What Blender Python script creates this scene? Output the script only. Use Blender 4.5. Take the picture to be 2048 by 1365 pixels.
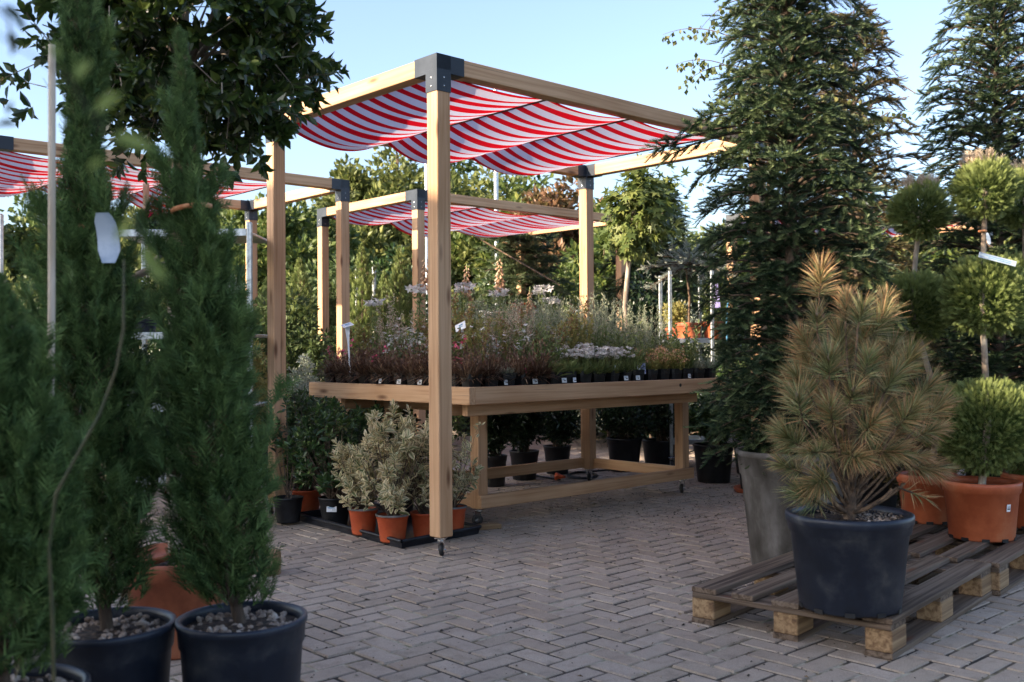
import bpy, math, random
import numpy as np
from mathutils import Vector, Matrix
PI = math.pi
R = math.radians
rng = np.random.default_rng(11)
random.seed(11)
scene = bpy.context.scene
for o in list(bpy.data.objects):
    bpy.data.objects.remove(o)
COL = scene.collection

# ------------------------------------------------------------------ camera
CAM = Vector((0, 0, 1.088))
FPX = 2026.0
CM = Matrix.Rotation(R(90 + 0.58), 3, 'X') @ Matrix.Rotation(R(-0.41), 3, 'Z')
cd = bpy.data.cameras.new('camera')
cam = bpy.data.objects.new('camera', cd)
COL.objects.link(cam)
cam.matrix_world = Matrix.Translation(CAM) @ CM.to_4x4()
cd.sensor_width = 36
cd.lens = 36 * FPX / 2048
cd.clip_start = 0.05
cd.clip_end = 2000
cd.dof.use_dof = True
cd.dof.focus_distance = 5.7
cd.dof.aperture_fstop = 4.0
scene.camera = cam

# ------------------------------------------------------------------ light
SUN_EL, SUN_AZ = R(19), R(-60)      # the sun stands to the left and a little behind the camera
sd = Vector((-math.cos(SUN_EL) * math.cos(R(28)), -math.cos(SUN_EL) * math.sin(R(28)), math.sin(SUN_EL)))
sl = bpy.data.lights.new('sun', 'SUN')
sl.energy = 4.2
sl.angle = R(0.6)
sl.color = (1.0, 0.84, 0.64)
sun = bpy.data.objects.new('sun', sl)
COL.objects.link(sun)
sun.rotation_euler = sd.to_track_quat('Z', 'Y').to_euler()
world = bpy.data.worlds.new('World')
scene.world = world
world.use_nodes = True
wn = world.node_tree
bg = wn.nodes['Background']
sky = wn.nodes.new('ShaderNodeTexSky')
sky.sky_type = 'NISHITA'
sky.sun_disc = False
sky.sun_elevation = SUN_EL
sky.sun_rotation = math.atan2(sd.x, sd.y)
sky.air_density = 1.0
sky.dust_density = 2.2
sky.ozone_density = 2.6
hs = wn.nodes.new('ShaderNodeHueSaturation')
hs.inputs['Saturation'].default_value = 0.92
hs.inputs['Hue'].default_value = 0.507
wn.links.new(sky.outputs[0], hs.inputs['Color'])
wn.links.new(hs.outputs[0], bg.inputs[0])
bg.inputs[1].default_value = 0.125
scene.view_settings.view_transform = 'Standard'
scene.view_settings.look = 'None'
scene.view_settings.exposure = 1.76
scene.view_settings.gamma = 1

# ------------------------------------------------------------------ placing
def at(px, py, Y):
    d = CM @ Vector(((px - 1024) / FPX, -(py - 682.5) / FPX, -1))
    return CAM + d * (Y / d.y)
def ground(px, py, z=0.0):
    d = CM @ Vector(((px - 1024) / FPX, -(py - 682.5) / FPX, -1))
    return CAM + d * ((z - CAM.z) / d.z)
def gx(px, Y, z=0.0):
    p = at(px, 700, Y)
    return Vector((p.x, Y, z))

# ------------------------------------------------------------------ objects
def tag(o, label=None, cat=None, group=None, kind=None):
    if label: o['label'] = label
    if cat: o['category'] = cat
    if group: o['group'] = group
    if kind: o['kind'] = kind
    return o
def empty(name, loc, rz=0, sc=1):
    o = bpy.data.objects.new(name, None)
    COL.objects.link(o)
    o.location = loc
    o.rotation_euler = (0, 0, rz)
    o.scale = (sc, sc, sc)
    o.empty_display_size = 0.1
    return o
def copy_tree(o, parent=None):
    c = o.copy()
    COL.objects.link(c)
    c.parent = parent
    for ch in o.children:
        copy_tree(ch, c)
    return c

class Geo:
    def __init__(s):
        s.V = []; s.F = []; s.T = []; s.n = 0
    def add(s, V, F, mat=0, tint=0.0, smooth=False):
        V = np.asarray(V, float).reshape(-1, 3)
        F = np.asarray(F, int)
        if len(F) == 0: return
        s.V.append(V)
        s.T.append(np.broadcast_to(np.asarray(tint, float), (len(V),)))
        s.F.append((F + s.n, mat, smooth))
        s.n += len(V)
    def stamp(s, tv, tf, M, off, mat=0, tt=0.0, ti=0.0):
        tv = np.asarray(tv, float); tf = np.asarray(tf, int)
        N = len(off); n = len(tv)
        if N == 0: return
        V = np.einsum('nij,vj->nvi', M, tv) + off[:, None, :]
        F = tf[None] + (np.arange(N) * n)[:, None, None]
        T = np.broadcast_to(np.asarray(tt, float), (n,))[None] + np.broadcast_to(np.asarray(ti, float), (N,))[:, None]
        s.add(V.reshape(-1, 3), F.reshape(-1, tf.shape[1]), mat, T.reshape(-1))
    def build(s, name, mats, parent=None, label=None):
        me = bpy.data.meshes.new(name)
        V = np.concatenate(s.V)
        me.vertices.add(len(V))
        me.vertices.foreach_set('co', V.astype(np.float32).ravel())
        idx = np.concatenate([f.ravel() for f, m, sm in s.F])
        tot = np.concatenate([np.full(len(f), f.shape[1]) for f, m, sm in s.F])
        me.loops.add(len(idx))
        me.loops.foreach_set('vertex_index', idx.astype(np.int32))
        me.polygons.add(len(tot))
        me.polygons.foreach_set('loop_start', np.concatenate([[0], np.cumsum(tot)[:-1]]).astype(np.int32))
        me.polygons.foreach_set('loop_total', tot.astype(np.int32))
        me.polygons.foreach_set('material_index', np.concatenate([np.full(len(f), m) for f, m, sm in s.F]).astype(np.int32))
        me.polygons.foreach_set('use_smooth', np.concatenate([np.full(len(f), sm) for f, m, sm in s.F]))
        a = me.attributes.new('tint', 'FLOAT', 'POINT')
        a.data.foreach_set('value', np.concatenate(s.T).astype(np.float32))
        for m in (mats if isinstance(mats, (list, tuple)) else [mats]):
            me.materials.append(m)
        me.update(calc_edges=True)
        o = bpy.data.objects.new(name, me)
        COL.objects.link(o)
        if parent: o.parent = parent
        if label: o['label'] = label
        return o

def nrm(a): return a / np.maximum(np.linalg.norm(a, axis=-1, keepdims=True), 1e-9)
def frames(d, up=None, roll=None):
    """matrices whose columns are x, y (= d), z"""
    d = nrm(np.asarray(d, float))
    N = len(d)
    if up is None: up = rng.normal(size=(N, 3))
    x = nrm(np.cross(d, up))
    z = np.cross(x, d)
    return np.stack([x, d, z], axis=2)
def scaled(M, s):
    s = np.asarray(s, float)
    if s.ndim == 0: return M * s
    if s.ndim == 1: s = s[:, None]
    return M * s[:, None, :]
def sph(N):
    return nrm(rng.normal(size=(N, 3)))

def box(c, s, M=None):
    x, y, z = np.array(s) / 2
    V = np.array([[i, j, k] for i in (-x, x) for j in (-y, y) for k in (-z, z)])
    if M is not None: V = V @ np.array(M).T
    V = V + np.array(c)
    F = [[0, 1, 3, 2], [4, 6, 7, 5], [0, 4, 5, 1], [2, 3, 7, 6], [0, 2, 6, 4], [1, 5, 7, 3]]
    return V, F
def bbox(c, s, b=0.003):
    """box with chamfered edges (all quads and tris kept separately)"""
    x, y, z = np.array(s) / 2
    V = []; idx = {}
    for i in (-1, 1):
        for j in (-1, 1):
            for k in (-1, 1):
                for a in range(3):
                    p = [i * x, j * y, k * z]
                    sg = (i, j, k)
                    for q in range(3):
                        if q != a: p[q] -= sg[q] * b
                    idx[(i, j, k, a)] = len(V); V.append(p)
    Q = []
    for a in range(3):
        b1, c1 = (a + 1) % 3, (a + 2) % 3
        for sgn in (-1, 1):
            f = []
            for (u, v) in ((-1, -1), (1, -1), (1, 1), (-1, 1)):
                t = [0, 0, 0]; t[a] = sgn; t[b1] = u; t[c1] = v
                f.append(idx[(t[0], t[1], t[2], a)])
            Q.append(f if sgn > 0 else f[::-1])
    for a in range(3):                       # chamfers along axis a
        b1, c1 = (a + 1) % 3, (a + 2) % 3
        for u in (-1, 1):
            for v in (-1, 1):
                t0 = [0, 0, 0]; t0[a] = -1; t0[b1] = u; t0[c1] = v
                t1 = list(t0); t1[a] = 1
                f = [idx[(*t0, b1)], idx[(*t1, b1)], idx[(*t1, c1)], idx[(*t0, c1)]]
                Q.append(f if u * v < 0 else f[::-1])
    T = []
    for i in (-1, 1):
        for j in (-1, 1):
            for k in (-1, 1):
                f = [idx[(i, j, k, 0)], idx[(i, j, k, 1)], idx[(i, j, k, 2)]]
                T.append(f if i * j * k > 0 else f[::-1])
    return np.array(V) + np.array(c), Q, T
def addb(g, c, s, b=0.003, mat=0, M=None, t=None):
    V, Q, T = bbox((0, 0, 0), s, b)
    if M is not None: V = V @ np.array(M).T
    V = V + np.array(c)
    n = g.n
    g.add(V, Q, mat)
    g.F.append((np.array(T) + n, mat, False))
def tube(pts, rad, k=6, closed_end=True):
    P = np.array([list(p) for p in pts], float)
    n = len(P)
    rad = np.broadcast_to(np.asarray(rad, float), (n,))
    d = np.gradient(P, axis=0); d = nrm(d)
    ref = np.array([0.31, 0.95, 0.1]) if abs(d[0][2]) > .8 else np.array([0, 0, 1.])
    x = nrm(np.cross(d, ref)); y = np.cross(d, x)
    a = np.arange(k) * 2 * PI / k
    V = P[:, None] + rad[:, None, None] * (np.cos(a)[None, :, None] * x[:, None] + np.sin(a)[None, :, None] * y[:, None])
    F = []
    for i in range(n - 1):
        for j in range(k):
            F.append([i * k + j, i * k + (j + 1) % k, (i + 1) * k + (j + 1) % k, (i + 1) * k + j])
    V = V.reshape(-1, 3)
    return V, F
def lathe(prof, k=40):
    """prof: list of (r, z); returns quads"""
    a = np.arange(k) * 2 * PI / k
    P = np.array(prof, float)
    V = np.stack([P[:, 0, None] * np.cos(a), P[:, 0, None] * np.sin(a), np.broadcast_to(P[:, 1, None], (len(P), k))], axis=2).reshape(-1, 3)
    F = [[i * k + j, i * k + (j + 1) % k, (i + 1) * k + (j + 1) % k, (i + 1) * k + j] for i in range(len(P) - 1) for j in range(k)]
    return V, F
def bez(a, b, c, n=8):
    t = np.linspace(0, 1, n)[:, None]
    a, b, c = map(lambda v: np.array(list(v), float), (a, b, c))
    return (1 - t) ** 2 * a + 2 * t * (1 - t) * b + t ** 2 * c

# leaf templates, growing along +Y
def leafq(w=.5, h=.08):
    return np.array([[0, 0, 0], [w / 2, .45, h], [0, 1, 0], [-w / 2, .45, h]]), np.array([[0, 1, 2, 3]]), np.array([0, 1, .3, 1.])
def leaf6(w=.42, h=.07, c=.12):
    V = np.array([[0, 0, 0], [w * .42, .28, h], [w * .45, .62, h - c * .3], [0, 1, -c], [-w * .45, .62, h - c * .3], [-w * .42, .28, h]])
    return V, np.array([[0, 1, 2, 3], [0, 3, 4, 5]]), np.array([0, 1, 1, .6, 1, 1.])
def leaf9(w=.45, c=.15):
    V = [[0, 0, 0]]; T = [0]
    for y, f in ((.25, .8), (.55, 1.), (.82, .62)):
        z = -c * y * y
        V += [[-w / 2 * f, y, z + .06], [0, y, z], [w / 2 * f, y, z + .06]]; T += [1, 0, 1]
    V += [[0, 1, -c]]; T += [.8]
    Q = [[1, 2, 5, 4], [2, 3, 6, 5], [4, 5, 8, 7], [5, 6, 9, 8]]
    Tr = [[0, 2, 1], [0, 3, 2], [7, 8, 10], [8, 9, 10]]
    Q += [[0, 2, 1, 1]][:0]
    return np.array(V), np.array(Q), np.array(Tr), np.array(T, float)
NEED = (np.array([[-.5, 0, 0], [.5, 0, 0], [0, 1, 0]]), np.array([[0, 1, 2]]), np.array([0, 0, 1.]))
STICK = (np.array([[0, 0, .5], [.43, 0, -.25], [-.43, 0, -.25], [0, 1, .4], [.35, 1, -.2], [-.35, 1, -.2]]),
         np.array([[0, 1, 4, 3], [1, 2, 5, 4], [2, 0, 3, 5]]), np.zeros(6))

# ------------------------------------------------------------------ materials
def newmat(name):
    m = bpy.data.materials.new(name); m.use_nodes = True
    nt = m.node_tree; nt.nodes.clear()
    out = nt.nodes.new('ShaderNodeOutputMaterial')
    return m, nt, nt.nodes, nt.links, out
def ramp(N, stops, interp='LINEAR'):
    r = N.new('ShaderNodeValToRGB'); cr = r.color_ramp; cr.interpolation = interp
    while len(cr.elements) > 1: cr.elements.remove(cr.elements[-1])
    cr.elements[0].position = stops[0][0]; cr.elements[0].color = (*stops[0][1], 1)
    for p, c in stops[1:]:
        e = cr.elements.new(p); e.color = (*c, 1)
    return r
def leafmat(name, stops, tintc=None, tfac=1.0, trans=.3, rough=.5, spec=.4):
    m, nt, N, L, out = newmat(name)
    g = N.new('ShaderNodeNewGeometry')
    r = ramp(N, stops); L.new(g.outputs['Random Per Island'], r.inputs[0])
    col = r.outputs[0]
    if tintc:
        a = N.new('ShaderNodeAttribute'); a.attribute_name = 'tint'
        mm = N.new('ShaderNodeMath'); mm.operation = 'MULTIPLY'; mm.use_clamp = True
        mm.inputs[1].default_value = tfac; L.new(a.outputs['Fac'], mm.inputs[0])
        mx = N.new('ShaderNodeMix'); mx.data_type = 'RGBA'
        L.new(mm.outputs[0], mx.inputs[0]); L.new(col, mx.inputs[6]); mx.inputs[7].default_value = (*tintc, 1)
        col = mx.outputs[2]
    p = N.new('ShaderNodeBsdfPrincipled')
    L.new(col, p.inputs['Base Color']); p.inputs['Roughness'].default_value = rough
    p.inputs['Specular IOR Level'].default_value = spec
    if trans > 0:
        t = N.new('ShaderNodeBsdfTranslucent'); L.new(col, t.inputs[0])
        ms = N.new('ShaderNodeMixShader'); ms.inputs[0].default_value = trans
        L.new(p.outputs[0], ms.inputs[1]); L.new(t.outputs[0], ms.inputs[2]); L.new(ms.outputs[0], out.inputs[0])
    else:
        L.new(p.outputs[0], out.inputs[0])
    return m
def surf(name, stops, scale=8, detail=5, rough=.6, spec=.4, bump=.2, bscale=None, metal=0, stretch=(1, 1, 1), coord='Object'):
    m, nt, N, L, out = newmat(name)
    tc = N.new('ShaderNodeTexCoord'); mp = N.new('ShaderNodeMapping'); mp.inputs['Scale'].default_value = stretch
    L.new(tc.outputs[coord], mp.inputs[0])
    n = N.new('ShaderNodeTexNoise'); n.inputs['Scale'].default_value = scale; n.inputs['Detail'].default_value = detail
    n.inputs['Roughness'].default_value = .6
    L.new(mp.outputs[0], n.inputs[0])
    r = ramp(N, [(.5 + (a_ - .5) * .55, b_) for a_, b_ in stops]); L.new(n.outputs['Fac'], r.inputs[0])
    p = N.new('ShaderNodeBsdfPrincipled'); L.new(r.outputs[0], p.inputs['Base Color'])
    p.inputs['Roughness'].default_value = rough; p.inputs['Specular IOR Level'].default_value = spec
    p.inputs['Metallic'].default_value = metal
    if bump:
        n2 = N.new('ShaderNodeTexNoise'); n2.inputs['Scale'].default_value = bscale or scale * 6; n2.inputs['Detail'].default_value = 3
        L.new(mp.outputs[0], n2.inputs[0])
        b = N.new('ShaderNodeBump'); b.inputs['Strength'].default_value = bump; b.inputs['Distance'].default_value = .004
        L.new(n2.outputs['Fac'], b.inputs['Height']); L.new(b.outputs[0], p.inputs['Normal'])
    L.new(p.outputs[0], out.inputs[0])
    return m
def woodmat(name, light, mid, dark, knots=True, rough=.62, crack=.5):
    """grain runs along the object's X axis"""
    m, nt, N, L, out = newmat(name)
    tc = N.new('ShaderNodeTexCoord'); oi = N.new('ShaderNodeObjectInfo')
    ad = N.new('ShaderNodeVectorMath'); ad.operation = 'MULTIPLY_ADD'
    cx = N.new('ShaderNodeCombineXYZ')
    for i in range(3): L.new(oi.outputs['Random'], cx.inputs[i])
    L.new(cx.outputs[0], ad.inputs[0]); ad.inputs[1].default_value = (37, 17, 23); L.new(tc.outputs['Object'], ad.inputs[2])
    def noise(scale, stretch, det=4, dist=0):
        mp = N.new('ShaderNodeMapping'); mp.inputs['Scale'].default_value = stretch; L.new(ad.outputs[0], mp.inputs[0])
        n = N.new('ShaderNodeTexNoise'); n.inputs['Scale'].default_value = scale; n.inputs['Detail'].default_value = det
        n.inputs['Distortion'].default_value = dist
        L.new(mp.outputs[0], n.inputs[0]); return n.outputs['Fac']
    grain = noise(9, (.16, 6, 6), 6, .6)
    r = ramp(N, [(.3, dark), (.47, mid), (.62, light), (.8, mid)]); L.new(grain, r.inputs[0])
    blot = noise(2.2, (.7, 1.4, 1.4), 3)
    rb = ramp(N, [(.35, (.80, .74, .68)), (.62, (1, 1, 1))]); L.new(blot, rb.inputs[0])
    mx = N.new('ShaderNodeMix'); mx.data_type = 'RGBA'; mx.blend_type = 'MULTIPLY'; mx.inputs[0].default_value = .9
    L.new(r.outputs[0], mx.inputs[6]); L.new(rb.outputs[0], mx.inputs[7]); col = mx.outputs[2]
    if knots:
        mp = N.new('ShaderNodeMapping'); mp.inputs['Scale'].default_value = (2.3, 9, 9); L.new(ad.outputs[0], mp.inputs[0])
        v = N.new('ShaderNodeTexVoronoi'); v.inputs['Scale'].default_value = 1.0; L.new(mp.outputs[0], v.inputs[0])
        rk = ramp(N, [(.0, (1, 1, 1)), (.07, (.75, .75, .75)), (.17, (0, 0, 0))]); L.new(v.outputs['Distance'], rk.inputs[0])
        mk = N.new('ShaderNodeMix'); mk.data_type = 'RGBA'; L.new(rk.outputs[0], mk.inputs[0])
        L.new(col, mk.inputs[6]); mk.inputs[7].default_value = (.13, .05, .022, 1); col = mk.outputs[2]
    ck = noise(7, (.10, 9, 9), 2, .3)
    rc = ramp(N, [(.285, (1, 1, 1)), (.30, (0, 0, 0))]); L.new(ck, rc.inputs[0])
    mc = N.new('ShaderNodeMix'); mc.data_type = 'RGBA'
    mf = N.new('ShaderNodeMath'); mf.operation = 'MULTIPLY'; mf.inputs[1].default_value = crack
    L.new(rc.outputs[0], mf.inputs[0]); L.new(mf.outputs[0], mc.inputs[0]); L.new(col, mc.inputs[6]); mc.inputs[7].default_value = (.06, .03, .018, 1)
    p = N.new('ShaderNodeBsdfPrincipled'); L.new(mc.outputs[2], p.inputs['Base Color'])
    p.inputs['Roughness'].default_value = rough; p.inputs['Specular IOR Level'].default_value = .3
    b = N.new('ShaderNodeBump'); b.inputs['Strength'].default_value = .25; b.inputs['Distance'].default_value = .002
    L.new(grain, b.inputs['Height']); L.new(b.outputs[0], p.inputs['Normal'])
    L.new(p.outputs[0], out.inputs[0])
    return m

M = {}
M['pine_wood'] = woodmat('pine wood', (.64, .40, .235), (.57, .345, .19), (.46, .25, .13))
M['pallet_wood'] = woodmat('weathered pallet wood', (.21, .155, .115), (.13, .09, .062), (.05, .032, .022), knots=True, rough=.8, crack=.9)
M['pallet_block'] = woodmat('pallet block wood', (.40, .27, .15), (.27, .17, .09), (.14, .08, .045), knots=False, rough=.8)
M['bracket'] = surf('anthracite bracket', [(.3, (.018, .024, .034)), (.7, (.034, .042, .056))], 5, rough=.42, bump=.06)
M['rod'] = surf('dark rod', [(.3, (.03, .02, .015)), (.7, (.07, .045, .03))], 20, rough=.5, bump=0)
M['steel'] = surf('galvanised steel', [(.3, (.42, .45, .48)), (.7, (.62, .65, .68))], 30, rough=.35, metal=.85, bump=.05)
M['chrome'] = surf('zinc', [(.3, (.5, .5, .5)), (.7, (.7, .7, .7))], 30, rough=.25, metal=1, bump=0)
M['rubber'] = surf('caster rubber', [(.3, (.015, .015, .016)), (.7, (.035, .033, .03))], 30, rough=.55, bump=.05)
M['blue_plastic'] = surf('blue black nursery plastic', [(.2, (.008, .011, .019)), (.5, (.012, .017, .030)), (.68, (.030, .035, .046)), (.9, (.08, .08, .082))], 7, detail=8, rough=.42, bump=.1)
M['black_plastic'] = surf('black nursery plastic', [(.3, (.006, .0065, .008)), (.7, (.016, .017, .020))], 12, rough=.45, bump=.08)
M['grey_plastic'] = surf('dusty grey pot', [(.2, (.04, .034, .028)), (.45, (.10, .092, .085)), (.6, (.16, .15, .145)), (.85, (.30, .29, .285))], 5, detail=11, rough=.75, bump=.2, stretch=(1, 1, .5))
M['terracotta'] = surf('terracotta plastic', [(.3, (.33, .075, .028)), (.6, (.47, .125, .05)), (.8, (.52, .19, .09))], 5, detail=8, rough=.5, bump=.08)
M['terracotta_dark'] = surf('aged terracotta', [(.3, (.20, .055, .025)), (.6, (.33, .10, .045)), (.8, (.40, .15, .08))], 5, detail=8, rough=.65, bump=.15)
M['red_pot'] = surf('orange red container', [(.3, (.42, .07, .024)), (.6, (.52, .10, .035)), (.8, (.50, .14, .06))], 6, detail=8, rough=.45, bump=.05)
M['tray'] = surf('black flood tray', [(.3, (.006, .008, .012)), (.7, (.02, .022, .03))], 10, rough=.35, bump=.05)
M['soil'] = surf('potting soil', [(.3, (.012, .008, .005)), (.6, (.05, .032, .02)), (.75, (.11, .07, .04))], 60, detail=6, rough=.95, bump=1, bscale=120)
M['woodchip'] = surf('pale bark chips', [(.3, (.10, .055, .03)), (.5, (.30, .19, .11)), (.7, (.52, .38, .25))], 55, detail=3, rough=.9, bump=1, bscale=90)
M['pebble'] = surf('pale pebbles', [(.3, (.16, .11, .08)), (.6, (.36, .28, .22)), (.8, (.52, .44, .37))], 20, rough=.8, bump=.2)
M['white_plastic'] = surf('white plastic', [(.3, (.70, .72, .76)), (.7, (.82, .83, .84))], 10, rough=.4, bump=0)
M['blue_print'] = surf('blue print', [(.3, (.08, .25, .45)), (.7, (.1, .32, .5))], 10, rough=.5, bump=0)
M['black_print'] = surf('black print', [(.3, (.01, .01, .012)), (.7, (.02, .02, .02))], 10, rough=.5, bump=0)
M['bark'] = surf('brown bark', [(.3, (.06, .04, .028)), (.6, (.15, .105, .075)), (.8, (.24, .18, .13))], 14, detail=6, rough=.9, bump=.8, stretch=(1, 1, .25))
M['pale_bark'] = surf('pale bark', [(.3, (.20, .15, .11)), (.6, (.33, .27, .21)), (.8, (.45, .39, .32))], 22, detail=6, rough=.85, bump=.5, stretch=(1, 1, .4))
M['orange_bark'] = surf('pine bark', [(.3, (.05, .034, .025)), (.6, (.16, .10, .06)), (.8, (.27, .18, .11))], 25, detail=6, rough=.85, bump=.6)
M['bamboo'] = surf('bamboo cane', [(.3, (.42, .33, .24)), (.6, (.58, .48, .38)), (.8, (.66, .58, .48))], 12, rough=.5, bump=.1, stretch=(1, 1, .2))
M['orange_tape'] = surf('rusty orange tape', [(.3, (.38, .13, .05)), (.7, (.55, .26, .12))], 30, rough=.6, bump=.1)
M['asphalt_sand'] = surf('joint sand', [(.32, (.022, .017, .013)), (.47, (.08, .06, .045)), (.56, (.16, .13, .075)), (.64, (.42, .37, .28)), (.8, (.12, .12, .05))], 3.2, detail=9, rough=.95, bump=.6, bscale=90)
M['wall'] = surf('render', [(.3, (.45, .42, .38)), (.7, (.55, .52, .48))], 3, rough=.9, bump=.2)
M['roof'] = surf('roof tiles', [(.3, (.2, .08, .05)), (.7, (.3, .12, .08))], 6, rough=.8, bump=.3)
M['glass'] = surf('window glass', [(.3, (.03, .04, .05)), (.7, (.04, .05, .06))], 1, rough=.08, bump=0)

G = lambda a, b, c: (a, b, c)
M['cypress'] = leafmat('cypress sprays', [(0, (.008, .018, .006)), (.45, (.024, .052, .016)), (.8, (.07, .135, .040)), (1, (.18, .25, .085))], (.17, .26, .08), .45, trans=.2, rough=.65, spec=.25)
M['laurel'] = leafmat('laurel leaves', [(0, (.012, .030, .010)), (.55, (.030, .062, .016)), (.85, (.07, .11, .024)), (1, (.17, .21, .045))], (.12, .16, .04), .2, trans=.25, rough=.24, spec=.6)
M['fir'] = leafmat('fir needles', [(0, (.006, .016, .008)), (.6, (.016, .038, .018)), (1, (.05, .085, .038))], (.26, .32, .14), .65, trans=.12, rough=.5, spec=.35)
M['fir_brown'] = leafmat('bronze fir needles', [(0, (.02, .025, .010)), (.5, (.05, .055, .02)), (1, (.12, .10, .04))], (.34, .22, .10), .6, trans=.12, rough=.55)
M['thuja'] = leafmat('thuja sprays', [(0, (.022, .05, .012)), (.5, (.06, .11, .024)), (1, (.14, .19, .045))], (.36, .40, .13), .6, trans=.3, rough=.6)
M['thuja_dark'] = leafmat('dark thuja sprays', [(0, (.012, .032, .012)), (.5, (.03, .068, .022)), (1, (.07, .12, .035))], (.18, .22, .07), .45, trans=.25, rough=.6)
M['pine_needle'] = leafmat('two tone pine needles', [(0, (.045, .07, .022)), (.5, (.15, .19, .07)), (1, (.36, .38, .19))], (.52, .27, .13), 1, trans=.15, rough=.5)
M['leaf_mid'] = leafmat('mid green leaves', [(0, (.026, .055, .013)), (.5, (.085, .13, .03)), (.85, (.17, .21, .05)), (1, (.28, .29, .08))], (.15, .18, .05), .2, trans=.35, rough=.5)
M['leaf_olive'] = leafmat('olive leaves', [(0, (.04, .065, .016)), (.5, (.12, .15, .04)), (.85, (.22, .24, .07)), (1, (.33, .33, .11))], (.2, .2, .07), .2, trans=.35, rough=.5)
M['leaf_red'] = leafmat('reddish leaves', [(0, (.06, .045, .02)), (.4, (.13, .10, .035)), (.75, (.24, .12, .06)), (1, (.36, .19, .11))], (.3, .2, .1), .2, trans=.35, rough=.5)
M['leaf_dark'] = leafmat('dark glossy leaves', [(0, (.012, .030, .010)), (.5, (.030, .066, .020)), (.85, (.07, .13, .035)), (1, (.15, .21, .06))], (.12, .17, .05), .15, trans=.25, rough=.3, spec=.5)
M['leaf_deep'] = leafmat('deep green leaves', [(0, (.008, .018, .007)), (.6, (.016, .034, .012)), (1, (.035, .06, .02))], None, trans=.2, rough=.35)
M['varieg'] = leafmat('variegated leaves', [(0, (.09, .13, .045)), (.6, (.19, .21, .08)), (1, (.40, .29, .15))], (.86, .72, .46), 1.0, trans=.25, rough=.45)
M['silver'] = leafmat('silver leaves', [(0, (.10, .14, .10)), (.6, (.22, .27, .19)), (1, (.42, .46, .34))], (.62, .62, .5), .5, trans=.25, rough=.55)
M['blue_spruce'] = leafmat('blue grey needles', [(0, (.12, .17, .16)), (.6, (.25, .31, .28)), (1, (.45, .49, .42))], (.6, .58, .48), .5, trans=.15, rough=.6)
M['gum_leaf'] = leafmat('star shaped leaves', [(0, (.06, .09, .02)), (.5, (.13, .17, .04)), (1, (.24, .26, .07))], None, trans=.35, rough=.5)
M['birch_leaf'] = leafmat('birch leaves', [(0, (.05, .07, .02)), (.5, (.11, .13, .035)), (1, (.24, .22, .08))], None, trans=.4, rough=.5)
M['bronze'] = leafmat('bronze leaves', [(0, (.025, .016, .011)), (.5, (.085, .052, .034)), (.85, (.21, .135, .08)), (1, (.38, .29, .19))], (.28, .12, .06), .35, trans=.15, rough=.45)
M['herb'] = leafmat('herb leaves', [(0, (.06, .10, .03)), (.5, (.15, .21, .065)), (1, (.32, .36, .14))], (.22, .24, .09), .4, trans=.3, rough=.55)
M['herb_grey'] = leafmat('grey green leaves', [(0, (.12, .16, .10)), (.5, (.24, .29, .18)), (1, (.45, .45, .30))], (.42, .40, .28), .5, trans=.3, rough=.6)
M['spire'] = leafmat('yellow green leaves', [(0, (.10, .14, .025)), (.5, (.20, .24, .05)), (1, (.36, .36, .11))], (.48, .34, .14), .5, trans=.35, rough=.55)
M['plume'] = leafmat('beige plumes', [(0, (.36, .26, .18)), (.5, (.52, .40, .29)), (1, (.68, .58, .45))], None, trans=.35, rough=.7)
M['rust_leaf'] = leafmat('rusty leaves', [(0, (.20, .09, .04)), (.5, (.34, .18, .09)), (1, (.5, .33, .19))], None, trans=.3, rough=.6)
M['white_petal'] = leafmat('white petals', [(0, (.62, .6, .56)), (1, (.84, .82, .78))], None, trans=.3, rough=.5)
M['pink_petal'] = leafmat('pink petals', [(0, (.62, .05, .14)), (1, (.80, .16, .26))], None, trans=.3, rough=.5)
M['red_petal'] = leafmat('red petals', [(0, (.45, .015, .05)), (1, (.65, .04, .10))], None, trans=.3, rough=.5)
M['peach_petal'] = leafmat('peach petals', [(0, (.62, .38, .22)), (1, (.80, .60, .42))], None, trans=.35, rough=.5)
M['coral'] = leafmat('coral flower heads', [(0, (.66, .30, .15)), (1, (.85, .55, .34))], None, trans=.2, rough=.6)
M['dry_leaf'] = leafmat('dry leaf bits', [(0, (.05, .03, .015)), (.6, (.16, .10, .05)), (.9, (.34, .26, .12)), (1, (.55, .5, .4))], None, trans=0, rough=.8)  # leaf litter; in conifer crowns also the painted inner shade
M['clod'] = leafmat('soil crumbs', [(0, (.02, .015, .010)), (.7, (.07, .05, .035)), (.93, (.10, .08, .05)), (1, (.45, .42, .36))], None, trans=0, rough=.9)
M['blur_leaf'] = leafmat('yellow green leaf', [(0, (.16, .22, .05)), (1, (.24, .30, .08))], None, trans=.4, rough=.5)

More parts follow.
